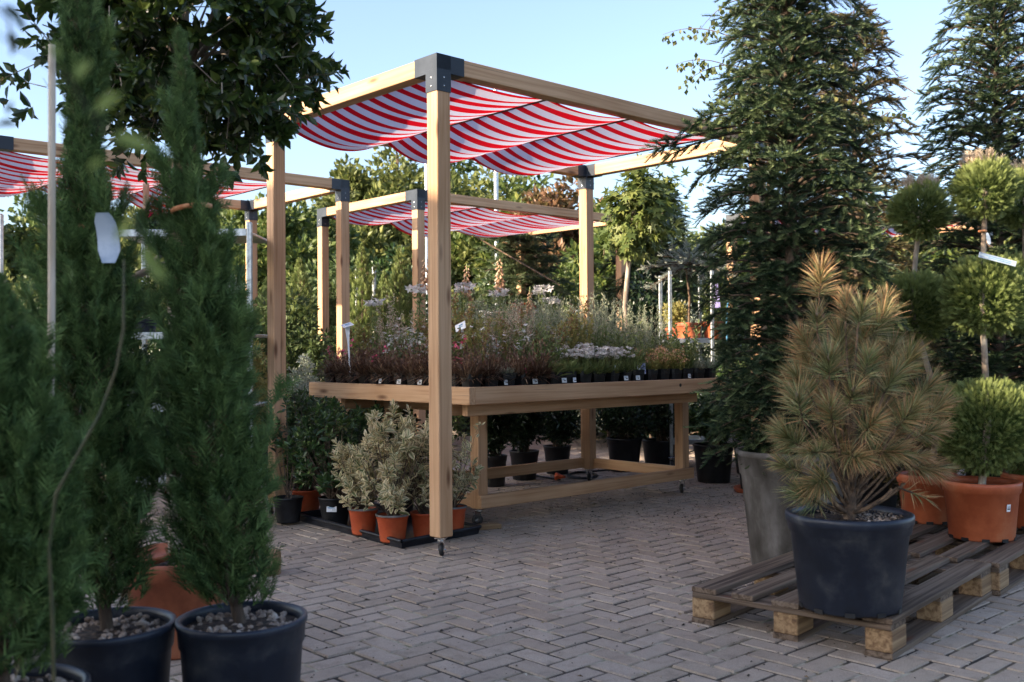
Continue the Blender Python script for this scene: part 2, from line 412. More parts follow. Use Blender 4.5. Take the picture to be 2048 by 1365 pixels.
# brick pavers
def brickmat():
    m, nt, N, L, out = newmat('concrete block pavers')
    g = N.new('ShaderNodeNewGeometry')
    r = ramp(N, [(0, (.345, .275, .212)), (.3, (.378, .303, .240)), (.6, (.395, .318, .254)), (.9, (.415, .336, .270)), (1, (.35, .27, .205))])
    L.new(g.outputs['Random Per Island'], r.inputs[0])
    tc = N.new('ShaderNodeTexCoord')
    def noise(s, d=5):
        n = N.new('ShaderNodeTexNoise'); n.inputs['Scale'].default_value = s; n.inputs['Detail'].default_value = d; n.inputs['Roughness'].default_value = .65
        L.new(tc.outputs['Object'], n.inputs[0]); return n.outputs['Fac']
    def mul(col, fac, stops, k):
        rr = ramp(N, stops); L.new(fac, rr.inputs[0])
        mx = N.new('ShaderNodeMix'); mx.data_type = 'RGBA'; mx.blend_type = 'MULTIPLY'; mx.inputs[0].default_value = k
        L.new(col, mx.inputs[6]); L.new(rr.outputs[0], mx.inputs[7]); return mx.outputs[2]
    c = mul(r.outputs[0], noise(260, 5), [(.32, (.6, .58, .56)), (.5, (1, 1, 1)), (.68, (1.3, 1.28, 1.26))], .8)
    c = mul(c, noise(1.3, 6), [(.36, (.80, .79, .79)), (.6, (1.05, 1.04, 1.02))], .8)
    c = mul(c, noise(14, 4), [(.34, (.72, .70, .68)), (.5, (1, 1, 1))], .7)
    p = N.new('ShaderNodeBsdfPrincipled'); L.new(c, p.inputs['Base Color'])
    p.inputs['Roughness'].default_value = .82; p.inputs['Specular IOR Level'].default_value = .3
    b = N.new('ShaderNodeBump'); b.inputs['Strength'].default_value = .5; b.inputs['Distance'].default_value = .0022
    L.new(noise(210, 4), b.inputs['Height']); L.new(b.outputs[0], p.inputs['Normal'])
    L.new(p.outputs[0], out.inputs[0])
    return m
M['brick'] = brickmat()
def stripemat():
    m, nt, N, L, out = newmat('red and white striped cloth')
    tc = N.new('ShaderNodeTexCoord'); sp = N.new('ShaderNodeSeparateXYZ'); L.new(tc.outputs['Object'], sp.inputs[0])
    a = N.new('ShaderNodeMath'); a.operation = 'MULTIPLY'; a.inputs[1].default_value = 1 / .137; L.new(sp.outputs['Y'], a.inputs[0])
    f = N.new('ShaderNodeMath'); f.operation = 'FRACT'; L.new(a.outputs[0], f.inputs[0])
    c = N.new('ShaderNodeMath'); c.operation = 'LESS_THAN'; c.inputs[1].default_value = .46; L.new(f.outputs[0], c.inputs[0])
    mx = N.new('ShaderNodeMix'); mx.data_type = 'RGBA'; L.new(c.outputs[0], mx.inputs[0])
    mx.inputs[6].default_value = (.66, .62, .72, 1); mx.inputs[7].default_value = (.62, .006, .016, 1)
    p = N.new('ShaderNodeBsdfPrincipled'); L.new(mx.outputs[2], p.inputs['Base Color']); p.inputs['Roughness'].default_value = .8
    p.inputs['Specular IOR Level'].default_value = .1
    w = N.new('ShaderNodeTexNoise'); w.inputs['Scale'].default_value = 300; L.new(tc.outputs['Object'], w.inputs[0])
    b = N.new('ShaderNodeBump'); b.inputs['Strength'].default_value = .3; b.inputs['Distance'].default_value = .001
    L.new(w.outputs['Fac'], b.inputs['Height']); L.new(b.outputs[0], p.inputs['Normal'])
    t = N.new('ShaderNodeBsdfTranslucent'); L.new(mx.outputs[2], t.inputs[0])
    ms = N.new('ShaderNodeMixShader'); ms.inputs[0].default_value = .42
    L.new(p.outputs[0], ms.inputs[1]); L.new(t.outputs[0], ms.inputs[2]); L.new(ms.outputs[0], out.inputs[0])
    return m
M['stripe'] = stripemat()

# ------------------------------------------------------------------ setting: ground and paving
ANG = math.atan2(.677, .736)
DR = np.array([math.cos(ANG), math.sin(ANG), 0]); DL = np.array([-math.sin(ANG), math.cos(ANG), 0])
g = Geo()
g.add([[-400, -200, -.02], [400, -200, -.02], [400, 900, -.02], [-400, 900, -.02]], [[0, 1, 2, 3]])
tag(g.build('ground', M['asphalt_sand']), kind='structure')
def paving():
    u = .1; gap = .0040; ch = .0055
    n = 230
    xs, ys = np.meshgrid(np.arange(-n, n), np.arange(-n, n)); xs = xs.ravel(); ys = ys.ravel()
    c = (xs - ys) % 4
    H = c == 0; Vv = c == 3
    cx = np.concatenate([xs[H] + 1.0, xs[Vv] + .5]) * u
    cy = np.concatenate([ys[H] + .5, ys[Vv] + 1.0]) * u
    hx = np.concatenate([np.full(H.sum(), u), np.full(Vv.sum(), u / 2)]) - gap
    hy = np.concatenate([np.full(H.sum(), u / 2), np.full(Vv.sum(), u)]) - gap
    wx = cx * DR[0] + cy * DL[0]; wy = cx * DR[1] + cy * DL[1] + 6
    k = (wy > 1.5) & (wy < 15.5) & (wx > -7.5) & (wx < 8.5) & (np.abs(wx) < wy * .62 + 1.2)
    cx, cy, hx, hy = cx[k], cy[k], hx[k], hy[k]; N = len(cx)
    hz = rng.normal(0, .0012, N); tx = rng.normal(0, .007, N); ty = rng.normal(0, .007, N)
    hx = hx - rng.uniform(0, .0012, N); hy = hy - rng.uniform(0, .0012, N)
    dx = rng.normal(0, .0006, N); dy = rng.normal(0, .0006, N)
    sg = np.array([[-1, -1], [1, -1], [1, 1], [-1, 1]])
    V = np.zeros((N, 8, 3))
    for i, (a, b) in enumerate(sg):
        lx = a * (hx - ch); ly = b * (hy - ch)
        V[:, i] = np.stack([cx + dx + lx, cy + dy + ly, hz + tx * lx + ty * ly], 1)
        V[:, i + 4] = np.stack([cx + dx + a * hx, cy + dy + b * hy, np.full(N, -.012)], 1)
    F = np.array([[0, 1, 2, 3], [4, 5, 1, 0], [5, 6, 2, 1], [6, 7, 3, 2], [7, 4, 0, 3]])
    FF = (F[None] + (np.arange(N) * 8)[:, None, None]).reshape(-1, 4)
    VV = V.reshape(-1, 3)
    W = np.stack([VV[:, 0] * DR[0] + VV[:, 1] * DL[0], VV[:, 0] * DR[1] + VV[:, 1] * DL[1] + 6, VV[:, 2]], 1)
    g = Geo(); g.add(W, FF); tag(g.build('paving', M['brick']), kind='structure')
    g = Geo()
    g.add([[-9, 1, -.0045], [9, 1, -.0045], [9, 15.6, -.0045], [-9, 15.6, -.0045]], [[0, 1, 2, 3]])
    tag(g.build('joint_sand', M['asphalt_sand']), kind='structure')
paving()
def debris():
    g = Geo(); N = 7000
    Y = 2.6 + rng.power(1.1, N) * 7.5; X = rng.uniform(-.5, .62, N) * Y
    cl = rng.random(N) < .5                      # gathered near the table and the pallets
    Y[cl] = rng.normal(7.0, .9, cl.sum()); X[cl] = rng.normal(1.2, .9, cl.sum())
    P = np.stack([X, Y, np.full(N, .004)], 1)
    s = rng.gamma(2, .0011, N) + .0010
    tet = (np.array([[-1, -.6, -.4], [1, -.5, -.4], [.1, 1, -.4], [0, 0, .9]]), np.array([[0, 1, 3], [1, 2, 3], [2, 0, 3]]))
    Mx = frames(np.concatenate([rng.normal(size=(N, 2)), np.zeros((N, 1))], 1), up=np.tile([0, 0, 1.], (N, 1)))
    g.stamp(tet[0], tet[1], scaled(Mx, np.stack([s * rng.uniform(.7, 2, N), s, s * .7], 1)), P)
    tag(g.build('soil_crumbs', M['clod']), 'dark crumbs of soil scattered over the brick paving', 'soil crumbs', kind='stuff')
    g = Geo(); N = 420
    Y = 2.8 + rng.random(N) * 8; X = rng.uniform(-.45, .6, N) * Y
    P = np.stack([X, Y, np.full(N, .006)], 1)
    Mx = frames(np.concatenate([rng.normal(size=(N, 2)), rng.normal(0, .1, (N, 1))], 1), up=np.tile([0, 0, 1.], (N, 1)) + rng.normal(0, .2, (N, 3)))
    tv, tf, tt = leafq(.4, .2)
    s = rng.uniform(.008, .026, N)
    g.stamp(tv, tf, scaled(Mx, s), P)
    tag(g.build('fallen_leaf_litter', M['dry_leaf']), 'small dry leaves and needles lying on the paving', 'leaf litter', kind='stuff')
debris()

# added hall, unseen on the left, put there to shade the yard in front
def hall():
    r = empty('shade_hall', (-13.2, -5.5, 0))
    tag(r, 'added unseen hall with a low tiled roof, shading the yard from the left', 'building')
    g = Geo(); addb(g, (0, -.5, 2.6), (8, 14.6, 5.2), .02); g.build('wall', M['wall'], r)
    g = Geo()
    g.add([[-4.4, -8.2, 5.2], [4.4, -8.2, 5.2], [0, -8.2, 6.6], [-4.4, 7.0, 5.2], [4.4, 7.0, 5.2], [0, 7.0, 6.6]], [[0, 1, 4, 3], [1, 2, 5, 4], [2, 0, 3, 5]])
    g.add([[-4.4, -8.2, 5.2], [4.4, -8.2, 5.2], [0, -8.2, 6.6], [-4.4, 7.0, 5.2], [4.4, 7.0, 5.2], [0, 7.0, 6.6]], [[0, 2, 1], [3, 4, 5]])
    g.build('roof', M['roof'], r)
    for y in (-6, -3, 0, 3, 6):
        g = Geo(); addb(g, (4.03, y, 2.2), (.1, 1.6, 1.8), .01); g.build('window', M['glass'], r)
hall()

# ------------------------------------------------------------------ timber helpers
def plank(name, p0, p1, w, h, mat, parent, up=(0, 0, 1), b=.003, label=None, g=None):
    """a timber whose local X runs from p0 to p1"""
    p0 = Vector(p0); p1 = Vector(p1); d = p1 - p0; ln = d.length; x = d.normalized()
    u = Vector(up)
    y = u.cross(x).normalized(); z = x.cross(y)
    gg = g or Geo(); addb(gg, (ln / 2, 0, 0), (ln, w, h), b)
    o = gg.build(name, mat, parent, label)
    o.matrix_local = Matrix.Translation(p0) @ Matrix((x, y, z)).transposed().to_4x4()
    return o
def caster(parent, loc, s=1.0, rz=0.0):
    g = Geo()
    addb(g, (0, 0, .100), (.062, .062, .006), .001)
    V, F = lathe([(.001, .097), (.02, .097), (.02, .084), (.001, .084)], 14); g.add(V, F)
    for sx in (-1, 1):
        M3 = Matrix.Rotation(0, 3, 'X')
        V, F = box((sx * .016, -.008, .058), (.003, .032, .060)); g.add(V, F)
    V, F = box((0, .004, .084), (.035, .04, .004)); g.add(V, F)
    V, F = tube([(-.022, -.012, .034), (.022, -.012, .034)], .006, 8); g.add(V, F)
    o = g.build('caster', M['chrome'], parent)
    o.location = loc; o.rotation_euler = (0, 0, rz); o.scale = (s, s, s)
    g = Geo()
    V, F = lathe([(.009, -.011), (.026, -.011), (.0325, -.008), (.034, 0), (.0325, .008), (.026, .011), (.009, .011)], 24)
    g.add(V, F, 0, smooth=True)
    V, F = lathe([(.0005, -.012), (.016, -.012), (.016, .012), (.0005, .012)], 16); g.add(V, F, 1)
    w = g.build('wheel', [M['rubber'], M['chrome']], o)
    w.rotation_euler = (0, PI / 2, 0); w.location = (0, -.012, .034)
    return o

PX, PY, PH = 2.98, 1.72, 2.665     # pergola: long side, short side, height (post centres)
def canopy_mesh(sections, sag=.13, seed=1):
    g = Geo(); r2 = np.random.default_rng(seed)
    ny = 60
    y = np.linspace(.03, PY - .03, ny)
    for (x0, x1, sg_) in sections:
        nx = 22; t = np.linspace(0, 1, nx)
        X = x0 + (x1 - x0) * t
        prof = 4 * t * (1 - t)
        ph = r2.uniform(0, 6, 4)
        Z = []
        for j, yy in enumerate(y):
            v = yy / PY
            amp = sg_ * sag * (.30 + .75 * v) * (1 + .10 * math.sin(2.2 * v * PI + ph[0]) + .06 * math.sin(9 * v + ph[1]))
            fold = .006 * np.sin(26 * v + 3 * t + ph[2]) * prof + .004 * np.sin(55 * v + ph[3] + 2 * t) * prof
            Z.append(-amp * prof + fold)
        Z = np.array(Z)
        yy2 = y[:, None] + .012 * np.sin(3 * t + ph[1])[None] * np.sin(7 * y)[:, None]
        V = np.stack([np.broadcast_to(X, (ny, nx)), np.broadcast_to(yy2, (ny, nx)), Z], 2).reshape(-1, 3)
        F = [[j * nx + i, j * nx + i + 1, (j + 1) * nx + i + 1, (j + 1) * nx + i] for j in range(ny - 1) for i in range(nx - 1)]
        g.add(V, F, 0, smooth=True)
    return g
def make_pergola(loc, rz, label, sections, rods, sag=.13, seed=1, pole=True, feet=True):
    r = empty('pergola', loc, rz)
    tag(r, label, 'pergola', 'timber pergolas with striped canopies')
    S = .09; zt = PH; zb = PH - S
    for (x, y) in ((0, 0), (PX, 0), (PX, PY), (0, PY)):
        plank('post', (x, y, .107), (x, y, zb + .004), S, S, M['pine_wood'], r, up=(0, 1, 0), b=.004)
        caster(r, (x, y, 0), 1.0, R(130))
        g = Geo(); q = S / 2 + .003; e = .0035
        sx = 1 if x == 0 else -1; sy = 1 if y == 0 else -1
        ln = .19
        addb(g, (x + sx * (ln / 2 - q), y, zt - S / 2), (ln, 2 * q, S + 2 * e), .001)
        addb(g, (x, y + sy * (ln / 2 - q + .002), zt - S / 2), (2 * q + .0006, ln + .004, S + 2 * e + .0008), .001)
        addb(g, (x, y, zb - .045), (2 * q + .0012, 2 * q + .0012, .12), .001)
        for dz in (-.03, -.075):
            for (ux, uy) in ((-1, 0), (0, -1), (1, 0), (0, 1)):
                V, F = lathe([(.0005, .003), (.004, .002), (.005, 0)], 8)
                V = V[:, [2, 0, 1]] if ux else V[:, [0, 2, 1]]
                V = V * (np.array([ux, 1, 1]) if ux else np.array([1, uy, 1])) + np.array([x + ux * (q + .0008), y + uy * (q + .0008), zb + dz])
                g.add(V, F, 1)
        g.build('corner_bracket', [M['bracket'], M['chrome']], r)
    for (a, b) in (((.10, 0), (PX - .10, 0)), ((PX, .10), (PX, PY - .10)), ((PX - .10, PY), (.10, PY)), ((0, PY - .10), (0, .10))):
        plank('beam', (a[0], a[1], zt - S / 2), (b[0], b[1], zt - S / 2), S, S, M['pine_wood'], r, b=.004)
    c = canopy_mesh(sections, sag, seed).build('canopy', M['stripe'], r)
    c.location = (0, 0, zb + .014)
    for x in rods:
        g = Geo(); V, F = tube([(x, .0, zb + .010), (x, PY, zb + .010)], .007, 8); g.add(V, F)
        g.build('rod', M['rod'], r)
    return r
PN = Vector((-.384, 5.4, 0))
main = make_pergola(PN, ANG, 'nearest timber pergola, standing over the plant table with its front post on a caster', [(.05, .86, .80), (.86, 1.62, .85), (1.62, 2.50, .80)], (.86, 1.62, 2.50), .13)
p2 = make_pergola((-.906, 9.87, 0), ANG, 'smaller looking pergola straight behind the plant table, its cloth slipped at the right end', [(.05, .86, .5), (.86, 1.75, .95), (1.75, 2.75, .6)], (.86,), .13, 3)
p3 = make_pergola((-3.74, 7.27, 0), ANG, 'pergola on the left, seen behind the round clipped laurel tree', [(.05, .86, .9), (.86, 1.62, .8), (1.62, 2.38, .9)], (.86, 1.62, 2.38), .13, 5)
p4 = make_pergola((3.75, 10.6, 0), ANG, 'far right pergola, mostly hidden by the fir and the pom-pom topiaries', [(.05, .86, 1.3), (.86, 1.62, 1.3), (1.62, 2.38, 1.2)], (.86, 1.62, 2.38), .13, 7)
# loose bamboo cane hanging from the second pergola
g = Geo(); V, F = tube([at(945, 470, 10.6), at(1120, 571, 10.2)], .008, 6); g.add(V, F)
tag(g.build('bamboo_cane', M['orange_bark']), 'thin brown cane slanting down from the canopy behind the table', 'cane')

# ------------------------------------------------------------------ plant table
TN = Vector((-.2445, 5.75, 0)); TL, TW, TZ = 2.57, 1.72, .884
def table():
    r = empty('plant_table', TN, ANG)
    tag(r, 'large wheeled timber table crowded with small potted plants under the nearest pergola', 'table')
    fh = .10; ft = .045
    z = TZ - fh / 2
    plank('frame_board', (ft, ft / 2, z), (TL, ft / 2, z), ft, fh, M['pine_wood'], r)
    plank('frame_board', (ft / 2, TW, z), (ft / 2, 0, z), ft, fh + .002, M['pine_wood'], r)
    plank('frame_board', (ft, TW - ft / 2, z), (TL, TW - ft / 2, z), ft, fh, M['pine_wood'], r)
    plank('frame_board', (TL - ft / 2, ft, z), (TL - ft / 2, TW - ft, z), ft, fh - .002, M['pine_wood'], r)
    g = Geo(); addb(g, (TL / 2, TW / 2, TZ - .023), (TL - 2 * ft, TW - 2 * ft, .02), .002)
    g.build('tray_bottom', M['tray'], r)
    zz = TZ - fh - .04
    for y in (.30, 1.42):
        plank('bearer', (.08, y, zz), (TL - .12, y, zz), .05, .075, M['pine_wood'], r)
    for x in (.40, 2.30):
        plank('bearer', (x, .36, zz - .002), (x, 1.36, zz - .002), .05, .072, M['pine_wood'], r)
    plank('bearer', (.10, .16, zz), (TL - .28, .16, zz), .05, .07, M['pine_wood'], r)
    lx0, lx1, ly0, ly1 = .43, 2.48, .42, 1.38
    lx1 = 2.47
    for (x, y) in ((lx0, ly0), (lx1, ly0), (lx1, ly1), (lx0, ly1)):
        plank('leg', (x, y, .108), (x, y, TZ - fh - .01), .078, .078, M['pine_wood'], r, up=(0, 1, 0))
        caster(r, (x, y, 0), 1.05, R(200 + 40 * x))
    zr = .155; o = .039 + .02
    plank('stretcher', (lx0 - .05, ly0 - o, zr), (lx1 + .05, ly0 - o, zr), .038, .08, M['pine_wood'], r)
    plank('stretcher', (lx0 - .05, ly1 + o, zr), (lx1 + .05, ly1 + o, zr), .038, .08, M['pine_wood'], r)
    plank('stretcher', (lx0 - .02, ly0 - .04, zr + .001), (lx0 - .02, ly1 + .04, zr + .001), .036, .08, M['pine_wood'], r)
    plank('stretcher', (lx1 + .02, ly0 - .04, zr + .001), (lx1 + .02, ly1 + .04, zr + .001), .036, .08, M['pine_wood'], r)
    g = Geo(); V, F = lathe([(.012, 0), (.012, .002), (.0005, .002)], 12)
    V = V[:, [0, 2, 1]] * np.array([1, -1, 1]) + np.array([1.92, -.0005, TZ - .04]); g.add(V, F)
    g.build('bolt_hole', M['black_print'], r)
table()

# ------------------------------------------------------------------ pots
def pot_geo(Rt, H, taper=.78, lip=.012, k=44, band=True, soil=.88):
    Rb = Rt * taper; g = Geo()
    def rad(z): return Rb + (Rt * .955 - Rb) * z / H
    bz = H * .80
    prof = [(.001, .006), (Rb * .93, .006), (Rb * .97, .0), (Rb, .008), (rad(bz), bz)]
    if band: prof += [(rad(bz) + lip * .35, bz + .004), (rad(H - lip) + lip * .35, H - lip * 1.6)]
    prof += [(Rt - .001, H - lip * 1.5), (Rt + .001, H - lip * .7), (Rt, H - lip * .15), (Rt - lip * .4, H), (Rt - lip, H - .002), (Rt - lip * 1.25, H - lip), (rad(H * soil) - .008, H * soil - .01)]
    V, F = lathe(prof, k); g.add(V, F, 0, smooth=True)
    rs = rad(H * soil) - .004
    n = 6
    sp = [(rs * (1 - i / n), H * soil + (rs * .06) * math.sin(i / n * PI / 2) - .003) for i in range(n)] + [(.0005, H * soil + rs * .06 - .003)]
    V, F = lathe(sp, k); V = V + rng.normal(0, rs * .008, V.shape); g.add(V, F, 1, smooth=True)
    return g
def pot(parent, Rt, H, mat='blue_plastic', soil='soil', taper=.78, lip=.012, label=None, sl=.88, feet=False):
    g = pot_geo(Rt, H, taper, lip, soil=sl)
    if feet:
        for a in np.arange(0, 2 * PI, PI / 5):
            V, F = box((Rt * taper * .958 * math.cos(a), Rt * taper * .958 * math.sin(a), .008), (.02, .035, .016), Matrix.Rotation(a, 3, 'Z')); g.add(V, F, 2)
    o = g.build('pot', [M[mat], M[soil], M['black_print']], parent, label)
    return o
def pebbles(parent, Rr, z, n=260, name='pebbles'):
    g = Geo()
    V, F = lathe([(.001, -.7), (.75, -.5), (1, 0), (.75, .5), (.001, .7)], 7)
    a = rng.uniform(0, 2 * PI, n); rr = Rr * np.sqrt(rng.random(n))
    P = np.stack([rr * np.cos(a), rr * np.sin(a), z + rng.uniform(0, .012, n)], 1)
    s = rng.uniform(.006, .014, n)
    g.stamp(V, F, scaled(frames(sph(n)), np.stack([s, s * .7, s * .8], 1)), P)
    return g.build(name, M['pebble'], parent)

# ------------------------------------------------------------------ foliage builders
def clump_cloud(g, centres, rad, nper, size, tmpl, mat=0, updir=.25, gsl=.35, out=None, flat=0, ti=None):
    """leaf clumps: leaves on and inside little balls around each centre"""
    C = np.repeat(np.asarray(centres), nper, axis=0); N = len(C)
    d = sph(N); rr = np.repeat(np.broadcast_to(rad, (len(centres),)), nper) * rng.random(N) ** .45
    off = d * rr[:, None]; off[:, 2] *= (1 - flat)
    P = C + off
    o = d + rng.normal(0, .45, (N, 3)); o[:, 2] += updir
    if out is not None: o += out * nrm(P - np.array(out if hasattr(out, '__len__') else (0, 0, 0)))
    s = size * rng.uniform(1 - gsl, 1 + gsl, N)
    Mx = scaled(frames(o, up=d + rng.normal(0, .6, (N, 3)) + np.array([0, 0, .5])), s)
    tv, tf, tt = tmpl
    g.stamp(tv, tf, Mx, P, mat, tt, rng.uniform(0, .6, N) if ti is None else ti)
def ell_centres(n, rx, ry, rz, shell=.55, ground_cut=None):
    d = sph(n); r = (shell ** 3 + (1 - shell ** 3) * rng.random(n)) ** (1 / 3.)
    lump = 1 + .16 * np.sin(d[:, 0] * 5 + 1) * np.sin(d[:, 1] * 6) + .10 * np.sin(d[:, 2] * 9 + d[:, 0] * 4)
    P = d * (r * lump)[:, None] * np.array([rx, ry, rz])
    return P
def trunk_geo(g, h, r0, r1, mat=0, lean=(0, 0), k=9, wob=.02, n=10):
    t = np.linspace(0, 1, n)
    P = np.stack([lean[0] * t + wob * np.sin(t * 5 + .5), lean[1] * t + wob * np.cos(t * 4), h * t], 1)
    P[0, :2] = 0
    V, F = tube(P, r0 + (r1 - r0) * t, k); g.add(V, F, mat, smooth=True)
    return P[-1]
def limbs(g, base, targets, r, mat=0, k=5):
    for c in targets:
        base_ = np.array(base) + np.array([0, 0, rng.uniform(-.25, .25)]) * np.linalg.norm(np.array(c) - base) * .5
        mid = (base_ + c) / 2 + rng.normal(0, .05, 3) * np.linalg.norm(c - base_)
        mid[2] -= .05 * np.linalg.norm(c - base_)
        V, F = tube(bez(base_, mid, c, 6), np.linspace(r, r * .25, 6), k); g.add(V, F, mat, smooth=True)

def bg_tree(px, ytop, Y, w, label, mat='leaf_mid', dense=1.0, group='deciduous trees behind the nursery', size=.13, zlow=.5, bark='bark', name='broadleaf_tree', shape=1.0):
    top = at(px, ytop, Y).z
    r = empty(name, gx(px, Y), rng.uniform(0, 6))
    tag(r, label, 'tree', group)
    h = top - zlow; cz = zlow + h / 2
    g = Geo(); C = ell_centres(int(95 * dense), w / 2 * .88, w / 2 * .88, h / 2 * .93, .35)
    C[:, 2] += cz
    clump_cloud(g, C, np.full(len(C), w * .115), int(95), size, leafq(.6, .1), flat=.25)
    g.build('crown', M[mat], r)
    g = Geo(); p = trunk_geo(g, cz, w * .035 + .03, w * .02 + .01)
    limbs(g, p * np.array([1, 1, .7]), C[rng.choice(len(C), 14, replace=False)], w * .016)
    g.build('trunk', M[bark], r)
    return r

# background deciduous trees, each its own crown
trees = [
 (-60, 395, 17, 3.4, 'leaf_olive', 'pale green tree at the far left edge, seen under the left pergola'),
 (110, 400, 18, 3.2, 'leaf_mid', 'leafy tree behind the left pergola, left of the tall stake'),
 (250, 398, 17.5, 3.0, 'leaf_olive', 'sunlit tree seen under the left canopy between the two tall cypresses'),
 (400, 408, 19, 3.2, 'leaf_mid', 'tree behind the right cypress, under the left canopy'),
 (535, 418, 16.5, 2.3, 'leaf_mid', 'green tree behind the left rear post of the nearest pergola'),
 (622, 412, 18, 2.6, 'leaf_mid', 'green tree rising behind the left post of the middle pergola'),
 (705, 348, 21, 2.6, 'leaf_olive', 'tree with a thin pointed top right of the left pergola corner'),
 (790, 306, 21.5, 3.8, 'leaf_olive', 'tallest broad tree, left of the nearest post, above the middle pergola'),
 (895, 330, 23, 3.6, 'leaf_mid', 'tree directly behind the nearest post'),
 (965, 318, 21, 3.6, 'leaf_olive', 'tall round tree right of the nearest post, behind the grey lamp mast'),
 (1055, 352, 20, 3.0, 'leaf_mid', 'tree above the back right corner of the middle pergola'),
 (1105, 372, 18.5, 2.4, 'leaf_red', 'airy tree with reddish brown leaves left of the back post'),
 (1185, 385, 19.5, 2.4, 'leaf_red', 'brownish tree just right of the back post'),
 (1230, 430, 16, 2.0, 'leaf_mid', 'low green tree behind the right post of the middle pergola'),
 (1350, 500, 18, 2.4, 'leaf_mid', 'low dark tree behind the silver grafted spruce'),
 (1425, 462, 21, 2.6, 'leaf_olive', 'sunlit tree top just left of the large fir'),
 (1500, 470, 20, 3.0, 'leaf_mid', 'green tree hidden behind the large fir'),
 (1640, 420, 21, 3.4, 'leaf_mid', 'tree far behind the right side of the large fir'),
 (1790, 470, 20, 3.2, 'leaf_olive', 'tree far behind the small round topiary head'),
 (1950, 420, 19, 3.6, 'leaf_mid', 'tree far behind the right hand fir'),
 (2110, 430, 18, 3.6, 'leaf_olive', 'tree far behind, at the right edge'),
]
for (px, yt, Y, w, mt, lb) in trees:
    bg_tree(px, yt, Y, w, lb, mt, dense=1.6 if mt != 'leaf_red' else .75, size=.15 if Y > 18 else .13, zlow=.25)

# hedge row of shrubs in front of the trees
def shrub(px, ytop, Y, w, label, mat, size=.07, n=70, nper=70, name='shrub', group=None, pp=None, tmpl=None, h=None, stems=True):
    top = h if h else at(px, ytop, Y).z
    r = empty(name, gx(px, Y), rng.uniform(0, 6))
    tag(r, label, 'shrub', group)
    z0 = 0.0
    if pp:
        pot(r, pp[0], pp[1], pp[2]); z0 = pp[1] * .9
    hh = top - z0
    g = Geo(); C = ell_centres(n, w / 2 * .86, w / 2 * .86, hh / 2 * .9, .35); C[:, 2] += z0 + hh / 2 + .02
    clump_cloud(g, C, np.full(n, w * .14), nper, size, tmpl or leafq(.5, .1))
    g.build('foliage', M[mat], r)
    g = Geo()
    limbs(g, np.array([0, 0, z0 + hh * .12]), C[rng.choice(n, 8, replace=False)], .012)
    V, F = tube([(0, 0, z0 * .9), (0, 0, z0 + hh * .3)], [.018, .012], 6); g.add(V, F)
    g.build('stem', M['bark'], r)
    return r
for i, px in enumerate(range(-150, 2250, 118)):
    mt = ['leaf_dark', 'leaf_mid', 'thuja_dark', 'leaf_dark', 'leaf_olive'][i % 5]
    shrub(px, 520 + 40 * math.sin(i * 2.3), 14.6 + .5 * math.sin(i * 1.7), 1.15, 'dark bushy shrub in the hedge row behind the nursery, %s from the left' % (
        ['first', 'second', 'third', 'fourth', 'fifth', 'sixth', 'seventh', 'eighth', 'ninth', 'tenth', 'eleventh', 'twelfth', 'thirteenth', 'fourteenth', 'fifteenth', 'sixteenth', 'seventeenth', 'eighteenth', 'nineteenth', 'twentieth', 'twenty-first'][i]),
        mt, size=.085, n=60, nper=75, group='shrubs in the hedge row', name='hedge_shrub')

# ---------------- feathery sprays (cypress, thuja)
def spray_tmpl(nb=13, spread=.5, w=.05, flat=True, seed=3):
    r2 = np.random.default_rng(seed)
    V = []; F = []; T = []
    def blade(p, d, l, wd):
        d = d / np.linalg.norm(d); x = np.cross(d, [0, 0, 1.]); x /= np.linalg.norm(x) + 1e-9
        n = len(V)
        V.extend([p - x * wd / 2, p + x * wd / 2, p + d * l]); T.extend([p[1], p[1], min(1, p[1] + l)]); F.append([n, n + 1, n + 2])
    blade(np.zeros(3), np.array([0, 1., 0]), 1.0, w * 1.3)
    for i in range(nb - 1):
        t = .08 + .8 * i / (nb - 1); s = 1 if i % 2 else -1
        a = R(32 + r2.uniform(-10, 14)) * s
        l = (.42 * (1 - t) + .2) * r2.uniform(.8, 1.2)
        blade(np.array([0, t, 0]), np.array([math.sin(a) * (1 + spread * .3), math.cos(a), r2.uniform(-.35, .35) * (.4 if flat else 1)]), l, w)
    return np.array(V), np.array(F), np.array(T)
